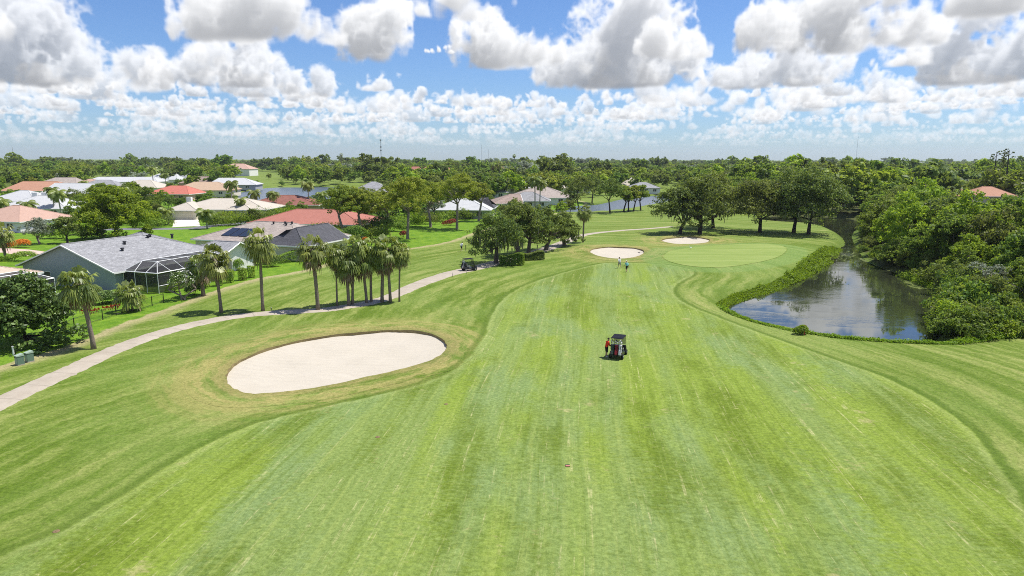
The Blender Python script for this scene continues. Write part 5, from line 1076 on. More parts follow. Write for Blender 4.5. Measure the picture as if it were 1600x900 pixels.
mast('cell tower with stacked antennas on the horizon', 594.5, 218, 1300, .75, head=True); mast('thin lattice mast on the horizon left of centre', 752, 226, 2600, .8); mast('shorter thin mast just right of the left-of-centre mast', 763, 233, 2900, .9); mast('tall faint mast on the horizon far right', 1341, 213, 3000, .7); mast('faint mast at the far left horizon', 19, 230, 2500, .9)
def bare_pine(lb, u, v_top, dist, seed, s=1.0):
    r = np.random.default_rng(seed); dx, dy, dz = pix_dir(u, v_top); t = dist / dy; x, y, h = dx * t, dist, CAM_H + dz * t; root = empty('pine_tree', (x, y, 0)); tag(root, lb, 'tree', 'bare tall pines on the right horizon'); mb = MB(); l = r.uniform(-.8, .8)
    mb.tube([(-l * 1.5, 0, 0), (-l * .5, 0, h * .5), (0, 0, h * .97)], [.42 * s, .3 * s, .1 * s], 7); L_ = []
    for i in range(13): z = h * (.62 + .36 * i / 13); a = r.uniform(0, 6.28); ln = s * r.uniform(1.4, 3.2) * (1.2 - .5 * i / 13); e = (math.cos(a) * ln, math.sin(a) * ln, z + .5); mb.tube([(0, 0, z - .6), e], [.11 * s, .04], 5); L_.append((e[0], e[1], e[2], .75 * s, .75 * s, .45 * s))
    mb.build('trunk', BARK['dark'], root); me, _ = leaf_crown(r, L_, 700, .5, .28, 4); link('crown', me, LEAF['oak'], root)
bare_pine('leftmost tall bare pine rising above the right woods', 1558, 236, 330, 1); bare_pine('middle tall bare pine rising above the right woods', 1570, 235, 330, 2); bare_pine('rightmost and tallest bare pine above the right woods', 1577.5, 232, 300, 3)
for u, v, d_, lb in ((533, 239.5, 900, 'single tall palm sticking up on the horizon left of the cell tower'), (803.5, 241, 800, 'single tall palm sticking up on the horizon right of centre'), (780, 252, 420, 'dark tall palm over the far red roof, left one'), (770, 254, 420, 'dark tall palm over the far red roof, right one')):
    dx, dy, dz = pix_dir(u, v); t = d_ / dy; h = CAM_H + dz * t - 1.6; p = make_sabal(int(u), h, .22, 2.6, 26, 8); p.location = (dx * t, d_, 0); tag(p, lb, 'palm tree')
# ---------------------------------------------------------------- named trees of the photograph
# live oaks round the green: base pixel, height, crown radius
G_OAK = 'live oaks behind the putting green'
for i, (u, v, H, R, multi, lb) in enumerate([
    (1062, 366, 12.5, 6.2, 1, 'leftmost live oak behind the back bunker, low spreading dark crown'), (1092, 365.5, 14.5, 7.0, 2, 'live oak on two splayed trunks right of the leftmost oak'), (1114, 357, 14.5, 7.0, 1, 'live oak leaning behind the double-trunk oak'),
    (1187, 363, 15.0, 7.4, 1, 'live oak standing alone in the middle of the row behind the green'), (1240, 364, 17.0, 7.8, 1, 'tall live oak second from the pond channel'), (1263, 367, 17.5, 8.0, 1, 'tall live oak nearest the pond channel')]):
    t = make_tree(100 + i, H, R * 1.22, .20, 28, 11000, .46, .32, .40, 'oak', 'dark', name='oak_tree', multi=multi, moss=120, low=.10, droop=.34); drop(t, u, v, rz=i * 1.3); tag(t, lb, 'tree', G_OAK)
G_CL = 'oaks clumped beside the cart path'
for i, (u, v, H, R, lb) in enumerate([(775, 413.5, 10.0, 5.6, 'live oak with hanging moss leaning over the cart path by the dark cart'), (809, 402, 10.8, 5.4, 'live oak in the middle of the clump beside the cart path'), (826, 399, 10.0, 5.2, 'live oak deep in the clump behind the square green hedge'), (853, 393, 9.0, 4.8, 'dense oak near the right of the cart path clump'), (882, 386, 7.0, 3.9, 'low round oak at the right end of the cart path clump')]):
    t = make_tree(120 + i, H, R, .26, 18, 10000, .30, .20, .36, 'oak', 'oak', name='oak_tree', moss=160 if i == 0 else 24, low=.12 if i < 3 else .04, droop=.34); drop(t, u, v, rz=i * 2.1 + .4); tag(t, lb, 'tree', G_CL)
G_PI = 'airy yellow-green trees along the house lawns'
for i, (u, v, H, R, lb) in enumerate([(637, 374, 14.2, 6.6, 'airy yellow-green tree with straight trunk at the lawn edge, nearest of its row'), (673, 356, 13.0, 6.2, 'airy yellow-green tree standing in shade on the lawn'), (714, 359, 15.0, 6.6, 'tall airy tree with forked pale limbs before the white roofed house'), (538, 374, 12.6, 6.3, 'airy tree left in front of the red tile roof'), (566, 372, 12.4, 6.0, 'airy tree right in front of the red tile roof'), (604, 366, 11.5, 5.2, 'airy green tree right of the red tile roof'), (748, 345, 12, 4.6, 'slender pale tree before the white roofed house')]):
    t = make_tree(140 + i, H, R, .42, 18, 9500, .36, .22, .30, 'pine', 'pale', name='lawn_tree', airy=.08, low=.36, squash=.62, clumps=10, forks=6, cl_r=.36); drop(t, u, v, rz=i * 1.1); tag(t, lb, 'tree', G_PI)
G_RO = 'small trees in a row on the near shore of the narrow lake'
for i, (u, v, H, R, lb) in enumerate([(905, 329, 14, 6.8, 'large dark tree at the left end of the narrow lake'), (953, 333, 11.5, 6.0, 'broad tree with dark trunk on the shore of the narrow lake'), (974.5, 331, 9.5, 3.6, 'slender shore tree just right of the broad one'), (982, 330.5, 9, 3.2, 'slender shore tree third from the right'), (990, 330, 9, 3.2, 'slender shore tree second from the right'), (1001, 328.5, 9.5, 3.4, 'slender shore tree at the right end of the row'), (925, 316, 12, 5.6, 'dark tree standing behind the left end of the narrow lake')]):
    t = make_tree(170 + i, H, R, .34, 13, 4500, .42, .28, .24, 'oak' if i in (0, 1, 6) else 'pine', 'dark', name='shore_tree', low=.30 if i else .12); drop(t, u, v, rz=i * 1.7); tag(t, lb, 'tree', G_RO)
t = make_tree(160, 12.6, 9.6, .2, 30, 24000, .50, .36, .45, 'bright', 'pale', name='broadleaf_tree', low=.0, droop=.40, cl_r=.32); drop(t, 182, 372, rz=.5); tag(t, 'large bright green spreading tree behind the grey shingle roof', 'tree')
t = make_tree(161, 7.0, 5.3, .10, 26, 19000, .32, .25, .2, 'glossy', 'dark', name='sea_grape_tree', low=.0, squash=1.0, clumps=18, droop=.62, cl_r=.33, forks=4); drop(t, 46, 541, rz=.2); tag(t, 'big dark glossy-leaved rounded tree by the two green utility boxes', 'tree')
t = make_tree(162, 6.0, 3.6, .2, 14, 5000, .28, .18, .2, 'silver', 'pale', name='broadleaf_tree', low=.12); drop(t, 62, 382); tag(t, 'pale silvery green tree on the lawn left of the grey roof', 'tree')
t = make_tree(163, 6.6, 3.4, .2, 14, 5000, .30, .20, .2, 'oak', 'dark', name='broadleaf_tree', low=.06); drop(t, 106, 381); tag(t, 'dark olive tree beside the silvery tree behind the grey roof', 'tree')
t = make_tree(164, 3.9, 1.9, .35, 9, 1700, .20, .14, .10, 'glossy', 'pale', name='frangipani_tree', low=.25, multi=3, airy=.1); drop(t, 287, 468); tag(t, 'small blossoming tree with pale forked stems by the pool cage', 'tree')
r_ = np.random.default_rng(4); C_ = unit(r_, 130) * np.array([1.7, 1.7, 1.1]) * r_.uniform(.8, 1.05, (130, 1)) + [0, 0, 2.7]; V_, F_ = leaf_faces(r_, C_, unit(r_, 130) + [0, 0, .6], .2, .18); link('blossom', np_mesh('blossom', V_, F_, face_attr=dict(tint=r_.uniform(0, 1, 130))), LEAF['white'], t)
# sabal palms: base pixel, trunk height, lean
G_SB = 'sabal palms along the cart path'
for i, (u, v, h, lx, R, tr, lb) in enumerate([
    (147, 548, 6.1, -.75, 2.05, .20, 'lone sabal palm leaning left beside the big dark bush'), (346, 490, 6.2, -.35, 2.1, .18, 'sabal palm left of the cart path, shorter of the front pair'), (411, 487, 8.0, .1, 2.05, .18, 'tall straight sabal palm, right one of the front pair'),
    (497, 485, 7.2, -.3, 2.1, .22, 'tall thick sabal palm at the left end of the palm row'), (527, 479, 6.0, .0, 1.7, .11, 'thin-trunked sabal palm, second from the left in the palm row'), (545, 478, 5.5, .05, 1.9, .19, 'sabal palm with shaggy dead skirt, third from the left in the palm row'), (551, 476.5, 6.6, .2, 1.9, .16, 'dark-skirted sabal palm, fourth from the left in the palm row'),
    (573, 473.5, 5.8, -.15, 1.9, .17, 'sabal palm fifth from the left in the palm row'), (580, 472, 6.4, -.05, 1.8, .16, 'sabal palm sixth from the left in the palm row'), (597, 472, 6.0, .1, 1.9, .21, 'thick sabal palm third from the right in the palm row'), (610, 472, 6.5, -.1, 2.1, .18, 'sabal palm second from the right in the palm row'), (624, 471, 6.2, .1, 1.8, .11, 'thin sabal palm at the right end of the palm row')]):
    t = make_sabal(200 + i, h * (1, 1, 1, 1, 1.05, .95, 1.1, .92, 1.06, .95, 1.04, 1.0)[i], tr * .9, R * (1, 1, 1, 1, .95, 1.05, .9, 1, .92, 1, 1.05, .9)[i], 46 if i < 5 else 38, 14 if i < 3 else 26, (lx + (0, 0, 0, 0, .1, -.15, .3, -.3, .2, .25, -.2, .15)[i], .1)); drop(t, u, v, rz=0); tag(t, lb, 'palm tree', G_SB)
t = make_sabal(230, 6.6, .16, 1.9, 40, 12, (.1, 0)); drop(t, 911, 380); tag(t, 'lone sabal palm right of the oak clump near the bunker', 'palm tree', G_SB)
t = make_sabal(231, 3.9, .22, 2.0, 40, 10, (-.2, 0)); drop(t, 318, 462); tag(t, 'short stout sabal palm behind the leaning front pair, by the pool cage', 'palm tree', G_SB)
t = make_sabal(232, 2.1, .13, 1.9, 34, 2, (.3, 0), name='fan_palm'); drop(t, 200, 487); tag(t, 'low bushy fan palm with two stems inside the black fence', 'palm tree')
mb = MB(); mb.tube([(.45, .1, -.2), (.55, .1, .9), (.3, 0, 2.0)], [.15, .12, .10], 8); mb.build('trunk', BARK['palm'], t, True)
t = make_sabal(233, 4.6, .2, 2.3, 34, 6, (0, 0), name='fan_palm'); drop(t, 9, 407); tag(t, 'fan palm at the left picture edge beside the paver driveway', 'palm tree')
G_FE = 'feather palms among the houses'
protoF = [make_feather(240 + i, h, .17, R, f, lean=(l, 0)) for i, (h, R, f, l) in enumerate([(9.0, 3.2, 16, .3), (6.5, 3.0, 18, -.4), (4.0, 3.0, 20, .2)])]
usedF = [False] * 3
def feather(k, u, v, s, rz, lb):
    o = protoF[k] if not usedF[k] else copy_tree(protoF[k]); usedF[k] = True; drop(o, u, v, rz=rz, s=s); tag(o, lb, 'palm tree', G_FE)
for k, u, v, s, rz, lb in [(0, 363, 333, 1.05, 0, 'tall feather palm in front of the cream hip roof'), (1, 401, 333, 1.0, 1, 'feather palm left of the maroon roof'), (1, 428, 334, .95, 2, 'feather palm in front of the maroon roof'), (2, 324, 357, 1.0, 3, 'bushy feather palm right of the pale driveway'), (2, 263, 350, .9, 4, 'bushy feather palm left of the pale driveway'), (1, 133, 309, 1.0, 5, 'slim palm before the white gable roofs at far left'),
                           (1, 97, 342, 1.1, .5, 'palm with hanging fronds before the white roof at left'), (2, 45, 346, 1.1, 1.5, 'short palm in front of the long white roof at left'), (0, 241, 298, 1.3, 2.5, 'tall pale-trunked palm left of the coral roof'), (0, 484, 331, 1.0, 3.3, 'feather palm at the right end of the maroon roof'), (0, 836, 327, 1.15, 4.2, 'left palm of the pair before the grey roof in the centre'), (0, 843, 327, 1.05, .2, 'right palm of the pair before the grey roof in the centre'), (1, 505, 338, 1.0, 1.7, 'feather palm behind the red tile roof ridge'), (2, 2, 345, 1.2, 2.2, 'arching palm at the left edge beside the pinkish roof')]:
    feather(k, u, v, s, rz, lb)
# shrubs
G_DR = 'drum-clipped shrubs on the lawn edge'
for i, (u, v, lb) in enumerate([(321, 449, 'leftmost drum-clipped shrub behind the leaning palm'), (343, 445, 'second drum-clipped shrub from the left'), (360, 440, 'third drum-clipped shrub from the left'), (379, 436, 'fourth drum-clipped shrub from the left'), (393, 432, 'rightmost drum-clipped shrub near the tall palm')]):
    t = make_bush(300 + i, 1.25, 1.25, 1.75, 1500, .13, 'drum', name='clipped_shrub'); drop(t, u, v, rz=i); tag(t, lb, 'shrub', G_DR)
def bush(name, lb, u, v, w, d, h, n, L, shape, leaf, rz=0.0, cat='shrub', group=None):
    t = make_bush(int(u * 7 + v), w, d, h, n, L, shape, leaf, name); drop(t, u, v, rz=rz); tag(t, lb, cat, group); return t
A20 = math.radians(-20)
bush('hedge', 'clipped bright hedge in front of the pool cage', 199, 449, 5.6, 1.1, 1.7, 3600, .15, 'box', 'hedge', -.15, 'hedge')
bush('hedge', 'bright hedge at the corner right of the pool cage', 252, 445, 3.2, 1.2, 1.9, 2400, .15, 'box', 'hedge', .5, 'hedge')
bush('hedge', 'low green hedge right of the tall front palm', 447, 409, 7.0, 1.6, 1.5, 3600, .17, 'box', 'hedge', .8, 'hedge')
bush('hedge', 'dark square hedge at the foot of the oak beside the cart path', 800, 416, 3.9, 1.8, 1.7, 6000, .20, 'box', 'forest', .1, 'hedge')
bush('hedge', 'dark low hedge under the clumped oaks', 835, 408, 3.6, 1.6, 1.3, 4600, .20, 'box', 'oak', .3, 'hedge')
bush('shrub', 'rounded dark shrub under the blossoming tree', 303, 460, 2.2, 2.0, 1.6, 2200, .14, 'round', 'glossy')
bush('shrub', 'rounded shrub at the end of the bright hedge', 272, 455, 1.8, 1.8, 1.3, 1600, .14, 'round', 'hedge')
bush('shrub', 'dark shrubs crowding the small cage by the fence', 160, 475, 3.4, 2.0, 1.6, 2600, .18, 'round', 'glossy')
bush('shrub', 'green shrub inside the fence left of the fan palm', 178, 471, 2.6, 1.8, 1.5, 2000, .18, 'round', 'hedge')
bush('shrub', 'spreading round bush behind the tall front palm', 425, 415, 3.2, 2.4, 1.9, 2200, .18, 'round', 'oak')
bush('shrub', 'tiered bright shrubs by the white porch column', 372, 421, 1.8, 1.6, 1.9, 1600, .14, 'round', 'hedge')
bush('shrub', 'dark rounded shrub right of the porch column', 400, 413, 2.6, 2.0, 1.8, 1800, .16, 'round', 'glossy')
bush('shrub', 'orange flowering shrubs left of the grey gable', 27, 388.5, 5.2, 1.8, 1.5, 2000, .2, 'round', 'orange')
bush('shrub', 'green bank of shrubs left of the beige roof', 22, 409, 8.0, 2.2, 1.4, 2200, .2, 'round', 'hedge')
bush('shrub', 'red flowering shrub before the cream roofed house', 390, 337, 5.0, 2.6, 3.0, 900, .32, 'round', 'red')
bush('shrub', 'red leaved shrub in front of the maroon roof', 432, 330, 6, 2.6, 3.0, 900, .34, 'round', 'red')
bush('shrub', 'red flowering bush by the grey roof across the lawn', 872, 318.5, 5.0, 3.4, 4.2, 900, .4, 'round', 'red')
bush('shrub', 'reddish low shrub left of the forked airy tree', 703, 353, 4.4, 2.0, 1.7, 900, .25, 'round', 'red')
bush('shrub', 'small red shrub under the nearest airy tree', 630, 371, 1.8, 1.4, 1.5, 500, .2, 'round', 'red')
bush('shrub', 'orange planter shrub on the lawn behind the palms', 570, 378, 1.3, 1.2, 1.0, 500, .16, 'round', 'orange')
bush('shrub', 'small clump of plants by the red stake on the pond bank', 1251, 522, 1.6, 1.1, .95, 900, .16, 'round', 'reed')
bush('shrub', 'dark shrub mass left of the shaded lawn trees', 596, 366, 5.6, 3.0, 4.6, 2600, .28, 'round', 'glossy')
bush('shrub', 'broad shrubs behind the palm row beside the dark roof', 505, 385, 9.0, 4.0, 3.6, 4200, .26, 'round', 'oak')
bush('shrub', 'leafy shrubs behind the palm row left of the orange planter', 545, 380, 8.0, 4.0, 3.4, 4200, .26, 'round', 'forest')
bush('shrub', 'rounded shrub beside the coral roofed house', 279, 309.5, 8, 4, 2.4, 1200, .35, 'round', 'glossy')
for i, (u, v, w, h) in enumerate([(775, 331, 8, 2.6), (742, 341, 7, 2.4), (662, 350, 9, 3.2), (690, 345, 7, 2.6), (720, 342, 6, 3.0), (350, 345, 9, 2.6), (378, 344, 8, 2.4), (340, 349, 6, 2.2), (415, 341, 9, 3.0), (450, 339, 8, 3.2), (585, 357, 6, 3.2), (812, 327, 6, 2.2), (345, 352, 8, 3.4), (372, 351, 8, 3.0), (398, 350, 9, 3.6), (428, 349, 8, 3.2), (470, 378, 7, 3.2), (522, 372, 8, 3.4), (562, 369, 7, 3.4), (588, 373, 6, 3.0), (616, 362, 7, 3.6), (640, 354, 7, 3.4), (655, 345, 8, 3.8), (700, 340, 8, 3.4), (735, 336, 8, 3.2), (760, 334, 7, 3.0), (250, 352, 7, 3.0), (232, 355, 8, 3.4), (205, 352, 9, 4.0), (130, 366, 7, 3.6), (148, 372, 6, 3.0), (86, 372, 6, 3.2)]):
    bush('garden_shrub', 'green garden shrubs against the houses beyond the lawns', u, v, w * 1.25, w * .7, h * 1.25, 1900, .34, 'lobed', ('forest', 'bright', 'oak', 'hedge')[i % 4], group='garden shrubs against the houses')
# ---------------------------------------------------------------- woodland: the trees one can pick out, then the far wood as one mass
HOUSES = []      # (x, y, radius) kept clear, filled by the house list
HOUSE_PX = [(88, 430, 20), (30, 440, 16), (210, 405, 16), (435, 385, 18), (480, 345, 19), (436, 318, 16), (336, 335, 18), (268, 303, 14), (307, 296, 18), (358, 288, 18), (45, 330, 16), (0, 350, 14), (54, 296, 20), (106, 300, 16), (188, 282, 26), (601, 310, 12), (726, 327, 13), (789, 318, 11), (845, 311, 16), (935, 287, 12), (998, 292, 14), (1508, 337, 9), (1570, 337, 13), (150, 291, 14), (215, 291, 15), (85, 287, 14), (20, 313, 14), (300, 277, 14), (250, 279, 14), (640, 300, 12), (690, 300, 12), (760, 299, 13), (580, 292, 12), (660, 318, 10), (900, 292, 12), (815, 292, 13), (430, 303, 22), (480, 302, 24)]
for u, v, r in HOUSE_PX: x, y = P(u, v); HOUSES.append((x, y, r))
OPEN_PX = [[(330, 318), (600, 318), (600, 290), (440, 290), (375, 300)], [(372, 292), (372, 267), (400, 266), (440, 272), (440, 292)], [(600, 290), (690, 288), (680, 275), (620, 275)], [(228, 298), (232, 266), (262, 266), (262, 298)],
           [(150, 370), (330, 364), (330, 342), (262, 340), (240, 350), (150, 352)], [(1000, 322), (1012, 300), (1045, 293), (1100, 297), (1100, 322)], [(760, 332), (850, 330), (900, 318), (880, 308), (810, 314)], [(-50, 400), (130, 400), (130, 383), (-50, 383)], [(900, 300), (935, 283), (905, 270), (890, 282)], [(205, 312), (330, 312), (330, 298), (205, 298)]]
OPEN = [np.array([P(u, v) for u, v in q]) for q in OPEN_PX]
BACK = np.array([P(u, v) for u, v in [(-300, 352), (60, 349), (250, 345), (330, 342), (420, 346), (520, 352), (610, 352), (690, 345), (760, 334), (850, 322), (900, 312), (960, 306), (1045, 301), (1090, 306), (1120, 335), (1180, 336), (1250, 336), (1345, 340), (1346, 356), (1343, 368), (1352, 384), (1360, 400), (1384, 412), (1414, 423), (1448, 435), (1484, 450), (1500, 472), (1498, 498), (1490, 522), (1600, 528), (1750, 535), (2600, 560), (4000, 255), (-2400, 255)]])
def allowed(X, Y, margin=2.0):
    ok = poly_sdf(X, Y, BACK) < -margin
    for q in OPEN: ok &= poly_sdf(X, Y, q) > margin
    for q in (POND, LAKE_MID, LAKE_FAR): ok &= poly_sdf(X, Y, q) > (np.where(Y > 122, 4.6, 1.2) if q is POND else 6)
    for x, y, r in HOUSES: ok &= (X - x) ** 2 + (Y - y) ** 2 > r * r
    # sight lines from the houses' near side stay open for a short way
    for x, y, r in HOUSES:
        d = math.hypot(x, y); ux, uy = x / d, y / d; along = (x - X) * ux + (y - Y) * uy; across = np.abs((X - x) * uy - (Y - y) * ux); ok &= ~((along > 0) & (along < min(45, d * .16)) & (across < r * .62))
    return ok
def corridor(x, y):
    for hx, hy, r in HOUSES:
        d = math.hypot(hx, hy); ux, uy = hx / d, hy / d; al = (hx - x) * ux + (hy - y) * uy; ac = abs((x - hx) * uy - (y - hy) * ux)
        if 0 < al < .36 * d and ac < r * .72: return True
    return False
def scatter(n, y0, y1, spacing, seed, half=.82):
    r = np.random.default_rng(seed); out = []; cell = {}
    Y = np.sqrt(r.uniform(y0 ** 2, y1 ** 2, n)); X = r.uniform(-half, half, n) * (Y + 25); ok = allowed(X, Y)
    for x, y in zip(X[ok], Y[ok]):
        s = spacing(x, y) if callable(spacing) else spacing; k = (int(x // s), int(y // s))
        if any((x - a) ** 2 + (y - b) ** 2 < s * s for i in (-1, 0, 1) for j in (-1, 0, 1) for a, b in cell.get((k[0] + i, k[1] + j), ())): continue
        cell.setdefault(k, []).append((x, y)); out.append((x, y))
    return out
protos = []
LOOK = ('round mid-green', 'dark olive', 'tall mid-green', 'loose large-leaved', 'broad dark olive', 'bright yellow-green', 'sparse greyish')
for i in range(6): protos.append(make_tree(400 + i, 10.5 + (i % 3), 5.2 + .4 * (i % 2), .2, 19, 6600, .38 if i < 3 else .46, .27, .24, ('forest', 'oak', 'forest', 'forest', 'oak', 'bright')[i], ('oak', 'dark', 'pale')[i % 3], name='woodland_tree', low=.02, squash=.9, clumps=17, cl_r=.31, droop=.30))
protos.append(make_tree(409, 10.5, 4.6, .3, 14, 2600, .36, .22, .26, 'silver', 'pale', name='woodland_tree', low=.12, airy=.25, forks=8, cl_r=.3))
usedP = [False] * len(protos)
r_ = np.random.default_rng(77)
near_trees = []
for x, y in scatter(9000, 60, 235, 5.0, 5):
    if x > 30 and y < 235: near_trees.append((x, y))
near_trees.sort(key=lambda q: q[1])
def place(k, x, y, s, lb, grp, nm=None):
    o = protos[k] if not usedP[k] else copy_tree(protos[k]); usedP[k] = True
    drop(o, xy=(x, y), rz=r_.uniform(0, 6.28), s=(s * r_.uniform(.9, 1.12), s * r_.uniform(.9, 1.12), s * r_.uniform(.88, 1.1))); tag(o, lb, 'tree', grp)
    if nm: o.name = nm
count = 0; rest = []
for x, y in near_trees:
    sd = float(poly_sdf(np.array([x]), np.array([y]), POND)[0]); s = 1.0 if sd > 9 else .86 if sd > 4 else .66
    s *= r_.uniform(.70, 1.25)
    if y < 62: s *= .8
    if x > 60 and corridor(x, y): s *= .60
    if count < 165: k_ = int(r_.choice(7, p=[.22, .15, .17, .13, .12, .15, .06])); z_ = 'at the water edge right of the pond' if sd < 8 else 'near the right picture edge beyond the pond' if y < 110 else 'deep in the woods right of the pond channel'; place(k_, x, y, s, LOOK[k_] + ' woodland tree ' + z_, 'woodland right of the pond, ' + LOOK[k_] + ', ' + z_)
    else: rest.append((x, y, s))
    count += 1
mids = [q for q in scatter(6500, 165, 420, 6.6, 6) if not (q[0] > 30 and q[1] < 235)]
mids.sort(key=lambda q: q[1]); c2 = 0
for x, y in mids:
    u, v = to_px(x, y, 0); left = u < 620
    if left and r_.uniform() < .03: continue
    s = r_.uniform(.6, 1.0) if left else r_.uniform(.85, 1.28)
    if (left or u > 1380) and corridor(x, y): s *= .48
    if c2 < 165: k_ = int(r_.choice(7, p=[.2, .2, .15, .13, .12, .16, .04])); z_ = ('among the houses at the far left' if u < 300 else 'among the houses around the small lake') if left else ('behind the houses in the centre' if u < 880 else 'in the woods beyond the narrow lake'); place(k_, x, y, s, LOOK[k_] + ' tree ' + z_, 'trees ' + z_ + ', ' + LOOK[k_], 'neighbourhood_tree' if left else 'broadleaf_tree')
    else: rest.append((x, y, s))
    c2 += 1
# ---- small trees and palms of the gardens between the houses
gr_ = np.random.default_rng(31); seen = []; ng_ = 0; npm = 0
for _ in range(6000):
    u = gr_.uniform(-20, 620) if gr_.uniform() < .8 else gr_.uniform(620, 900); v = 272 + (352 - 272) * gr_.uniform() ** 1.3; x, y = P(u, v)
    if v > 340 and not (300 < u < 620): continue
    if ng_ >= 150 and npm >= 26: break
    if any((x - a) ** 2 + (y - b) ** 2 < (5.5 + y * .008) ** 2 for a, b in seen) or any((x - hx) ** 2 + (y - hy - 4) ** 2 < (r * .80) ** 2 for hx, hy, r in HOUSES): continue
    if min(float(poly_sdf(np.array([x]), np.array([y]), q)[0]) for q in (LAKE_FAR, LAKE_MID)) < 5 or 268 < u < 320 and v > 330 or 350 < v - .02 * (u - 200) < 362 and u < 340: continue
    if 390 < u < 535 and 290 < v < 330: continue
    seen.append((x, y)); s = gr_.uniform(.26, .50); left = u < 300; z_ = 'at the far left' if u < 200 else 'around the cream garage house' if u < 420 else 'around the red tile roof' if u < 620 else 'behind the airy trees'
    if gr_.uniform() < .16 and npm < 26:
        o = copy_tree(protoF[int(gr_.integers(3))]); drop(o, xy=(x, y), rz=gr_.uniform(0, 6.28), s=gr_.uniform(.55, 1.0)); tag(o, 'small feather palm in the gardens ' + z_, 'palm tree', 'garden palms ' + z_); npm += 1
    elif ng_ < 150:
        k_ = int(gr_.choice(6, p=[.22, .18, .14, .14, .10, .22])); o = copy_tree(protos[k_]); drop(o, xy=(x, y), rz=gr_.uniform(0, 6.28), s=(s * 1.15, s * 1.15, s)); tag(o, 'small ' + LOOK[k_] + ' garden tree ' + z_, 'tree', 'garden trees ' + z_ + ', ' + LOOK[k_]); o.name = 'garden_tree'; ng_ += 1
print('garden', ng_, npm)
# ---- the far wood
def far_wood():
    r = np.random.default_rng(9)
    lowp = []
    for i in range(7):
        q = np.random.default_rng(500 + i); lb = [(q.normal(0, 2.0), q.normal(0, 2.0), 5.5 + q.normal(0, 1.2), q.uniform(1.8, 2.8), q.uniform(1.8, 2.8), q.uniform(1.5, 2.3)) for _ in range(10)] + [(0, 0, 3.6, 3.0, 3.0, 2.4)]
        me, _ = leaf_crown(q, lb, 1500, .95, .66, 9, name='far_crown', cl_r=.34); me.materials.append(LEAF[('forest', 'oak', 'forest', 'oak', 'bright', 'pine', 'silver')[i]]); lowp.append(me)
    pts = [(x, y, s, -1) for x, y, s in rest]
    for x, y in scatter(16000, 400, 1100, lambda x, y: 7.4 + y * .004, 21): pts.append((x, y, r.uniform(.6, 1.45), 0))
    for x, y in scatter(9000, 1100, 4200, lambda x, y: 12 + y * .004, 22): pts.append((x, y, r.uniform(.9, 1.5), 0))
    pts = [p for p in pts if not (p[1] < 520 and corridor(p[0], p[1]) and r.uniform() < .75)]
    pts = [p for p in pts if not (to_px(p[0], p[1], 0)[0] < 620 and 235 < p[1] < 700 and r.uniform() < .22)]
    P4 = np.array(pts); V = np.column_stack([P4[:, :2], np.full(len(P4), -.2)])
    me = bpy.data.meshes.new('distant_woodland'); me.vertices.add(len(V)); me.vertices.foreach_set('co', V.astype(np.float32).ravel())
    a = me.attributes.new('size', 'FLOAT', 'POINT'); a.data.foreach_set('value', (P4[:, 2] * np.where(r.uniform(size=len(P4)) < .06, r.uniform(1.3, 1.95, len(P4)), 1.0)).astype(np.float32))
    a = me.attributes.new('which', 'INT', 'POINT'); a.data.foreach_set('value', r.choice(7, len(V), p=[.25, .21, .15, .12, .12, .12, .03]).astype(np.int32))
    a = me.attributes.new('turn', 'FLOAT', 'POINT'); a.data.foreach_set('value', r.uniform(0, 6.28, len(V)).astype(np.float32))
    o = link('distant_woodland', me); tag(o, 'distant flat woodland running to the horizon', None, kind='stuff')
    ng = bpy.data.node_groups.new('scatter_crowns', 'GeometryNodeTree'); ng.interface.new_socket('Geometry', in_out='INPUT', socket_type='NodeSocketGeometry'); ng.interface.new_socket('Geometry', in_out='OUTPUT', socket_type='NodeSocketGeometry')
    N = ng.nodes.new; L = ng.links.new; gi = N('NodeGroupInput'); go = N('NodeGroupOutput'); join = N('GeometryNodeJoinGeometry')
    def named(n, t): q = N('GeometryNodeInputNamedAttribute'); q.data_type = t; q.inputs[0].default_value = n; return q.outputs['Attribute']
    size, which, turn = named('size', 'FLOAT'), named('which', 'INT'), named('turn', 'FLOAT')
    cs = N('ShaderNodeCombineXYZ'); L(turn, cs.inputs[2])
    for i, cm in enumerate(lowp):
        src = bpy.data.objects.new('far_crown', cm)          # data source only, not linked into the scene
        oi = N('GeometryNodeObjectInfo'); oi.inputs[0].default_value = src; oi.inputs['As Instance'].default_value = True
        cmp_ = N('FunctionNodeCompare'); cmp_.data_type = 'INT'; cmp_.operation = 'EQUAL'; L(which, cmp_.inputs[2]); cmp_.inputs[3].default_value = i
        m2p = N('GeometryNodeMeshToPoints'); L(gi.outputs[0], m2p.inputs['Mesh']); L(cmp_.outputs[0], m2p.inputs['Selection'])
        io = N('GeometryNodeInstanceOnPoints'); L(m2p.outputs[0], io.inputs['Points']); L(oi.outputs['Geometry'], io.inputs['Instance']); L(cs.outputs[0], io.inputs['Rotation']); L(size, io.inputs['Scale']); L(io.outputs[0], join.inputs[0])
    L(join.outputs[0], go.inputs[0]); md = o.modifiers.new('scatter', 'NODES'); md.node_group = ng
    print('woodland', count, c2, len(V))
far_wood()
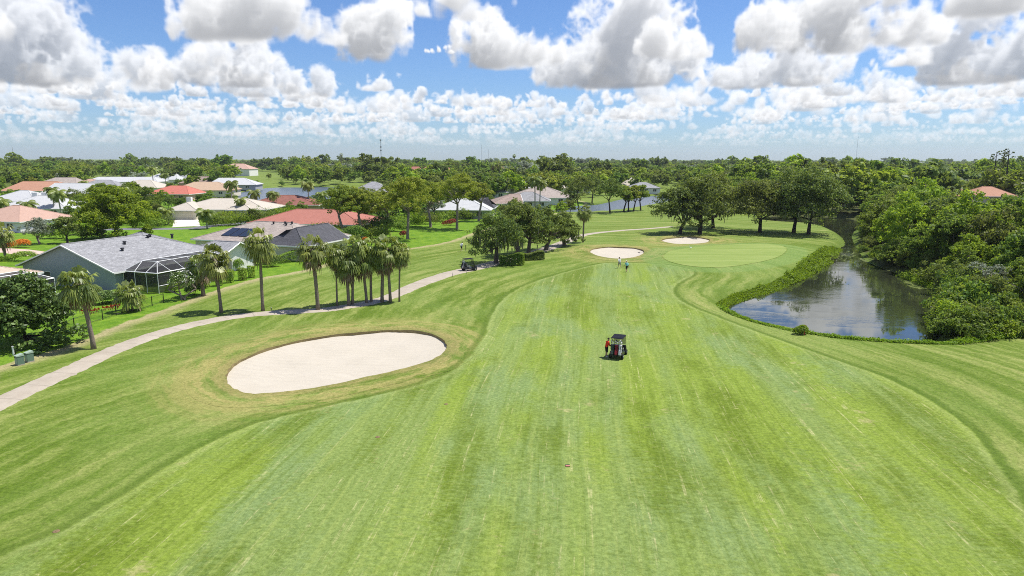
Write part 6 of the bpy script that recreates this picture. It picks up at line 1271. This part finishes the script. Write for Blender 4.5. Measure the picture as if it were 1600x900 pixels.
# ---------------------------------------------------------------- pond margin
def margin(name, label, poly_px, z, wid, n, hgt, leaf, seed, spread=.3, off=.4):
    """upright plants along a line on the bank: one mass nobody could count"""
    r = np.random.default_rng(seed); L = smooth_poly([P(u, v, z) for u, v in poly_px], 8, False); seg = np.linalg.norm(np.diff(L, axis=0), axis=1); cum = np.concatenate([[0], np.cumsum(seg)])
    s = r.uniform(0, cum[-1], n); x = np.interp(s, cum, L[:, 0]); y = np.interp(s, cum, L[:, 1]); w = np.interp(s, np.linspace(0, cum[-1], len(wid)), wid); k = np.interp(s, np.linspace(0, cum[-1], len(hgt)), hgt)
    a = r.uniform(0, 6.28, n); q = np.sqrt(r.uniform(size=n)) * w; x = x + np.cos(a) * q; y = y + np.sin(a) * q
    cc = r.uniform(size=(160, 2)) * [np.ptp(x), np.ptp(y)] + [x.min(), y.min()]; cl = .35 + 1.0 * np.exp(-(np.min([(x - a_) ** 2 + (y - b_) ** 2 for a_, b_ in cc], axis=0)) / .9); h = k * cl * r.uniform(.4, 1.2, n); zz = terrain(x, y); keep = zz > WATER - .25; x, y, zz, h, a, k = x[keep], y[keep], zz[keep], h[keep], a[keep], k[keep]; n = len(x)
    zt = r.uniform(.15, 1.0, n) ** .7; C = np.stack([x + r.normal(0, .10, n), y + r.normal(0, .10, n), zz + h * zt], 1); Nn = unit(r, n) * .75 + np.array([0, 0, .55]) + np.stack([.25 * np.cos(a), .25 * np.sin(a), 0 * a], 1)
    V, F = leaf_faces(r, C, Nn, spread, spread * .42); t = np.clip(.25 + .75 * r.uniform(0, 1, n) * (cl[keep] / cl.max()) ** .5, 0, 1)
    o = link(name, np_mesh(name, V, F, face_attr=dict(tint=t)), LEAF[leaf]); tag(o, label, None, kind='stuff')
margin('bank_plants', 'tall bright green plants along the left bank of the pond', [(1309, 385), (1298, 391), (1283, 405), (1250, 427), (1205, 447), (1165, 458), (1138, 468), (1126, 477)], -.3, (1.2, 1.7, 1.9, 1.6, 1.2, 1.0, .8, .5), 42000, (.5, .8, 1.1, 1.0, .85, .7, .5, .4), 'reed', 1, .36)
margin('bank_plants', 'short green grass fringe on the near bank of the pond', [(1126, 477), (1133, 489), (1165, 503), (1225, 518), (1290, 529), (1350, 536), (1420, 541), (1500, 543), (1570, 533), (1640, 525)], -.3, (.5, .35, .3, .3, .3, .3, .35, .7, 1.4, 2.0), 9000, (.36, .28, .24, .24, .24, .24, .30, .6, 1.1, 1.1), 'reed', 2, .24)
margin('bank_plants', 'green water plants at the foot of the right woods', [(1412, 432), (1440, 438), (1465, 446), (1480, 452)], -.7, (2.6, 2.2, 2.4, 2.0), 7000, (.8, .9, .8, .7), 'reed', 3, .30)
def pads(name, label, px, n, seed):
    r = np.random.default_rng(seed); q = ground_poly(px, WATER, 4); lo, hi = q.min(0), q.max(0); pts = r.uniform(lo, hi, (n * 4, 2)); pts = pts[poly_sdf(pts[:, 0], pts[:, 1], q) < 0][:n]; V = []; F = []
    for x, y in pts:
        R = r.uniform(.10, .26); a0 = r.uniform(0, 6.28); b = len(V); V.extend([(x + R * math.cos(a0 + k * .95), y + R * math.sin(a0 + k * .95), WATER + .012 + .02 * r.uniform()) for k in range(7)]); F.append(tuple(range(b, b + 7)))
    o = link(name, np_mesh(name, V, F, face_attr=dict(tint=r.uniform(0, 1, len(F)))), LEAF['lily']); tag(o, label, None, kind='stuff')
pads('lily_pads', 'mats of lily pads at the edge of the right woods', [(1343, 404), (1362, 404), (1395, 410), (1408, 420), (1395, 424), (1365, 414)], 900, 4); pads('lily_pads', 'lily pads scattered beside the right bank', [(1415, 438), (1450, 440), (1465, 450), (1440, 452), (1418, 446)], 500, 5); pads('lily_pads', 'thin scatter of lily pads in the pond channel', [(1300, 398), (1330, 392), (1338, 400), (1320, 408)], 60, 6)
# dead branches in the water by the left bank
x, y = P(1296, 408, WATER); root = empty('fallen_branch', (x, y, WATER)); tag(root, 'tangle of dead branches in the water by the left bank', 'branch'); r_ = np.random.default_rng(3); mb = MB()
for i in range(26): a = r_.uniform(-1.2, 1.2); l = r_.uniform(.8, 2.2); limb(mb, r_, (r_.uniform(-.5, .3), r_.uniform(-.5, .5), -.2), (l * math.cos(a), l * math.sin(a) * 1.2, r_.uniform(.1, 1.1)), .04, .01, 4, .3, 4)
mb.build('branches', BARK['dark'], root)
# leafy shrubs hanging over the water along the right bank
protoB = [make_bush(700 + i, 5.0, 4.4, 3.6, 3600, .30, 'lobed', ('forest', 'bright', 'oak', 'forest')[i], 'bank_shrub') for i in range(4)]; usedB = [False] * 4; r_ = np.random.default_rng(12); nb = 0
edge = smooth_poly([P(u, v, WATER) for u, v in [(1347, 352), (1347, 362), (1346, 376), (1348, 392), (1356, 404), (1378, 414), (1408, 426), (1442, 438), (1470, 452), (1484, 472), (1484, 496), (1474, 518), (1468, 532), (1478, 538)]], 7, False)
for i in range(0, len(edge)):
    for q in range(2):
        x, y = edge[i] + r_.normal(0, .9, 2) + np.array([2.3 + 2.6 * q, .5]); k = int(r_.choice(4, p=[.38, .26, .16, .20])); o = protoB[k] if not usedB[k] else copy_tree(protoB[k]); usedB[k] = True; s = r_.uniform(.6, 1.2) * (.85 if y < 72 else 1.0 if y < 122 else .5)
        drop(o, xy=(x, y), rz=r_.uniform(0, 6.28), s=(s, s, s * r_.uniform(.8, 1.25))); lk = ('mid-green', 'bright yellow-green', 'olive', 'fresh green')[k]; zn = 'at the near end of' if y < 80 else 'midway along' if y < 128 else 'at the channel end of'; tag(o, lk + ' shrub hanging over the water ' + zn + ' the right bank', 'shrub', 'shrubs ' + zn + ' the right bank, ' + lk)
for i in range(46):
    u = r_.uniform(1478, 1640); v = r_.uniform(500, 534); x, y = P(u, v); k = int(r_.choice(4, p=[.4, .3, .15, .15])); o = copy_tree(protoB[k]); s = r_.uniform(.45, .85) * (1.0 if v < 522 else .6); drop(o, xy=(x, y), rz=r_.uniform(0, 6.28), s=(s, s, s * r_.uniform(.8, 1.2))); lk = ('mid-green', 'bright yellow-green', 'olive', 'fresh green')[k]; tag(o, lk + ' shrub at the near right corner of the woods', 'shrub', 'shrubs at the near corner of the woods, ' + lk)
print('script seconds', time.time() - T_START)

# ---------------------------------------------------------------- air: thin haze over the whole flat country
hz = MB().box((0, 3800, 58), (11000, 9000, 124)).build('haze', None); tag(hz, 'thin pale haze over the distant woods', None, kind='stuff'); hz.location = (0, 0, 0)
m, nt, out = node_mat('haze_air'); v = nt.nodes.new('ShaderNodeVolumePrincipled'); v.inputs['Color'].default_value = (.80, .88, 1.0, 1); v.inputs['Density'].default_value = 0.000065; v.inputs['Anisotropy'].default_value = 0.2
nt.links.new(v.outputs[0], out.inputs['Volume']); hz.data.materials.append(m)
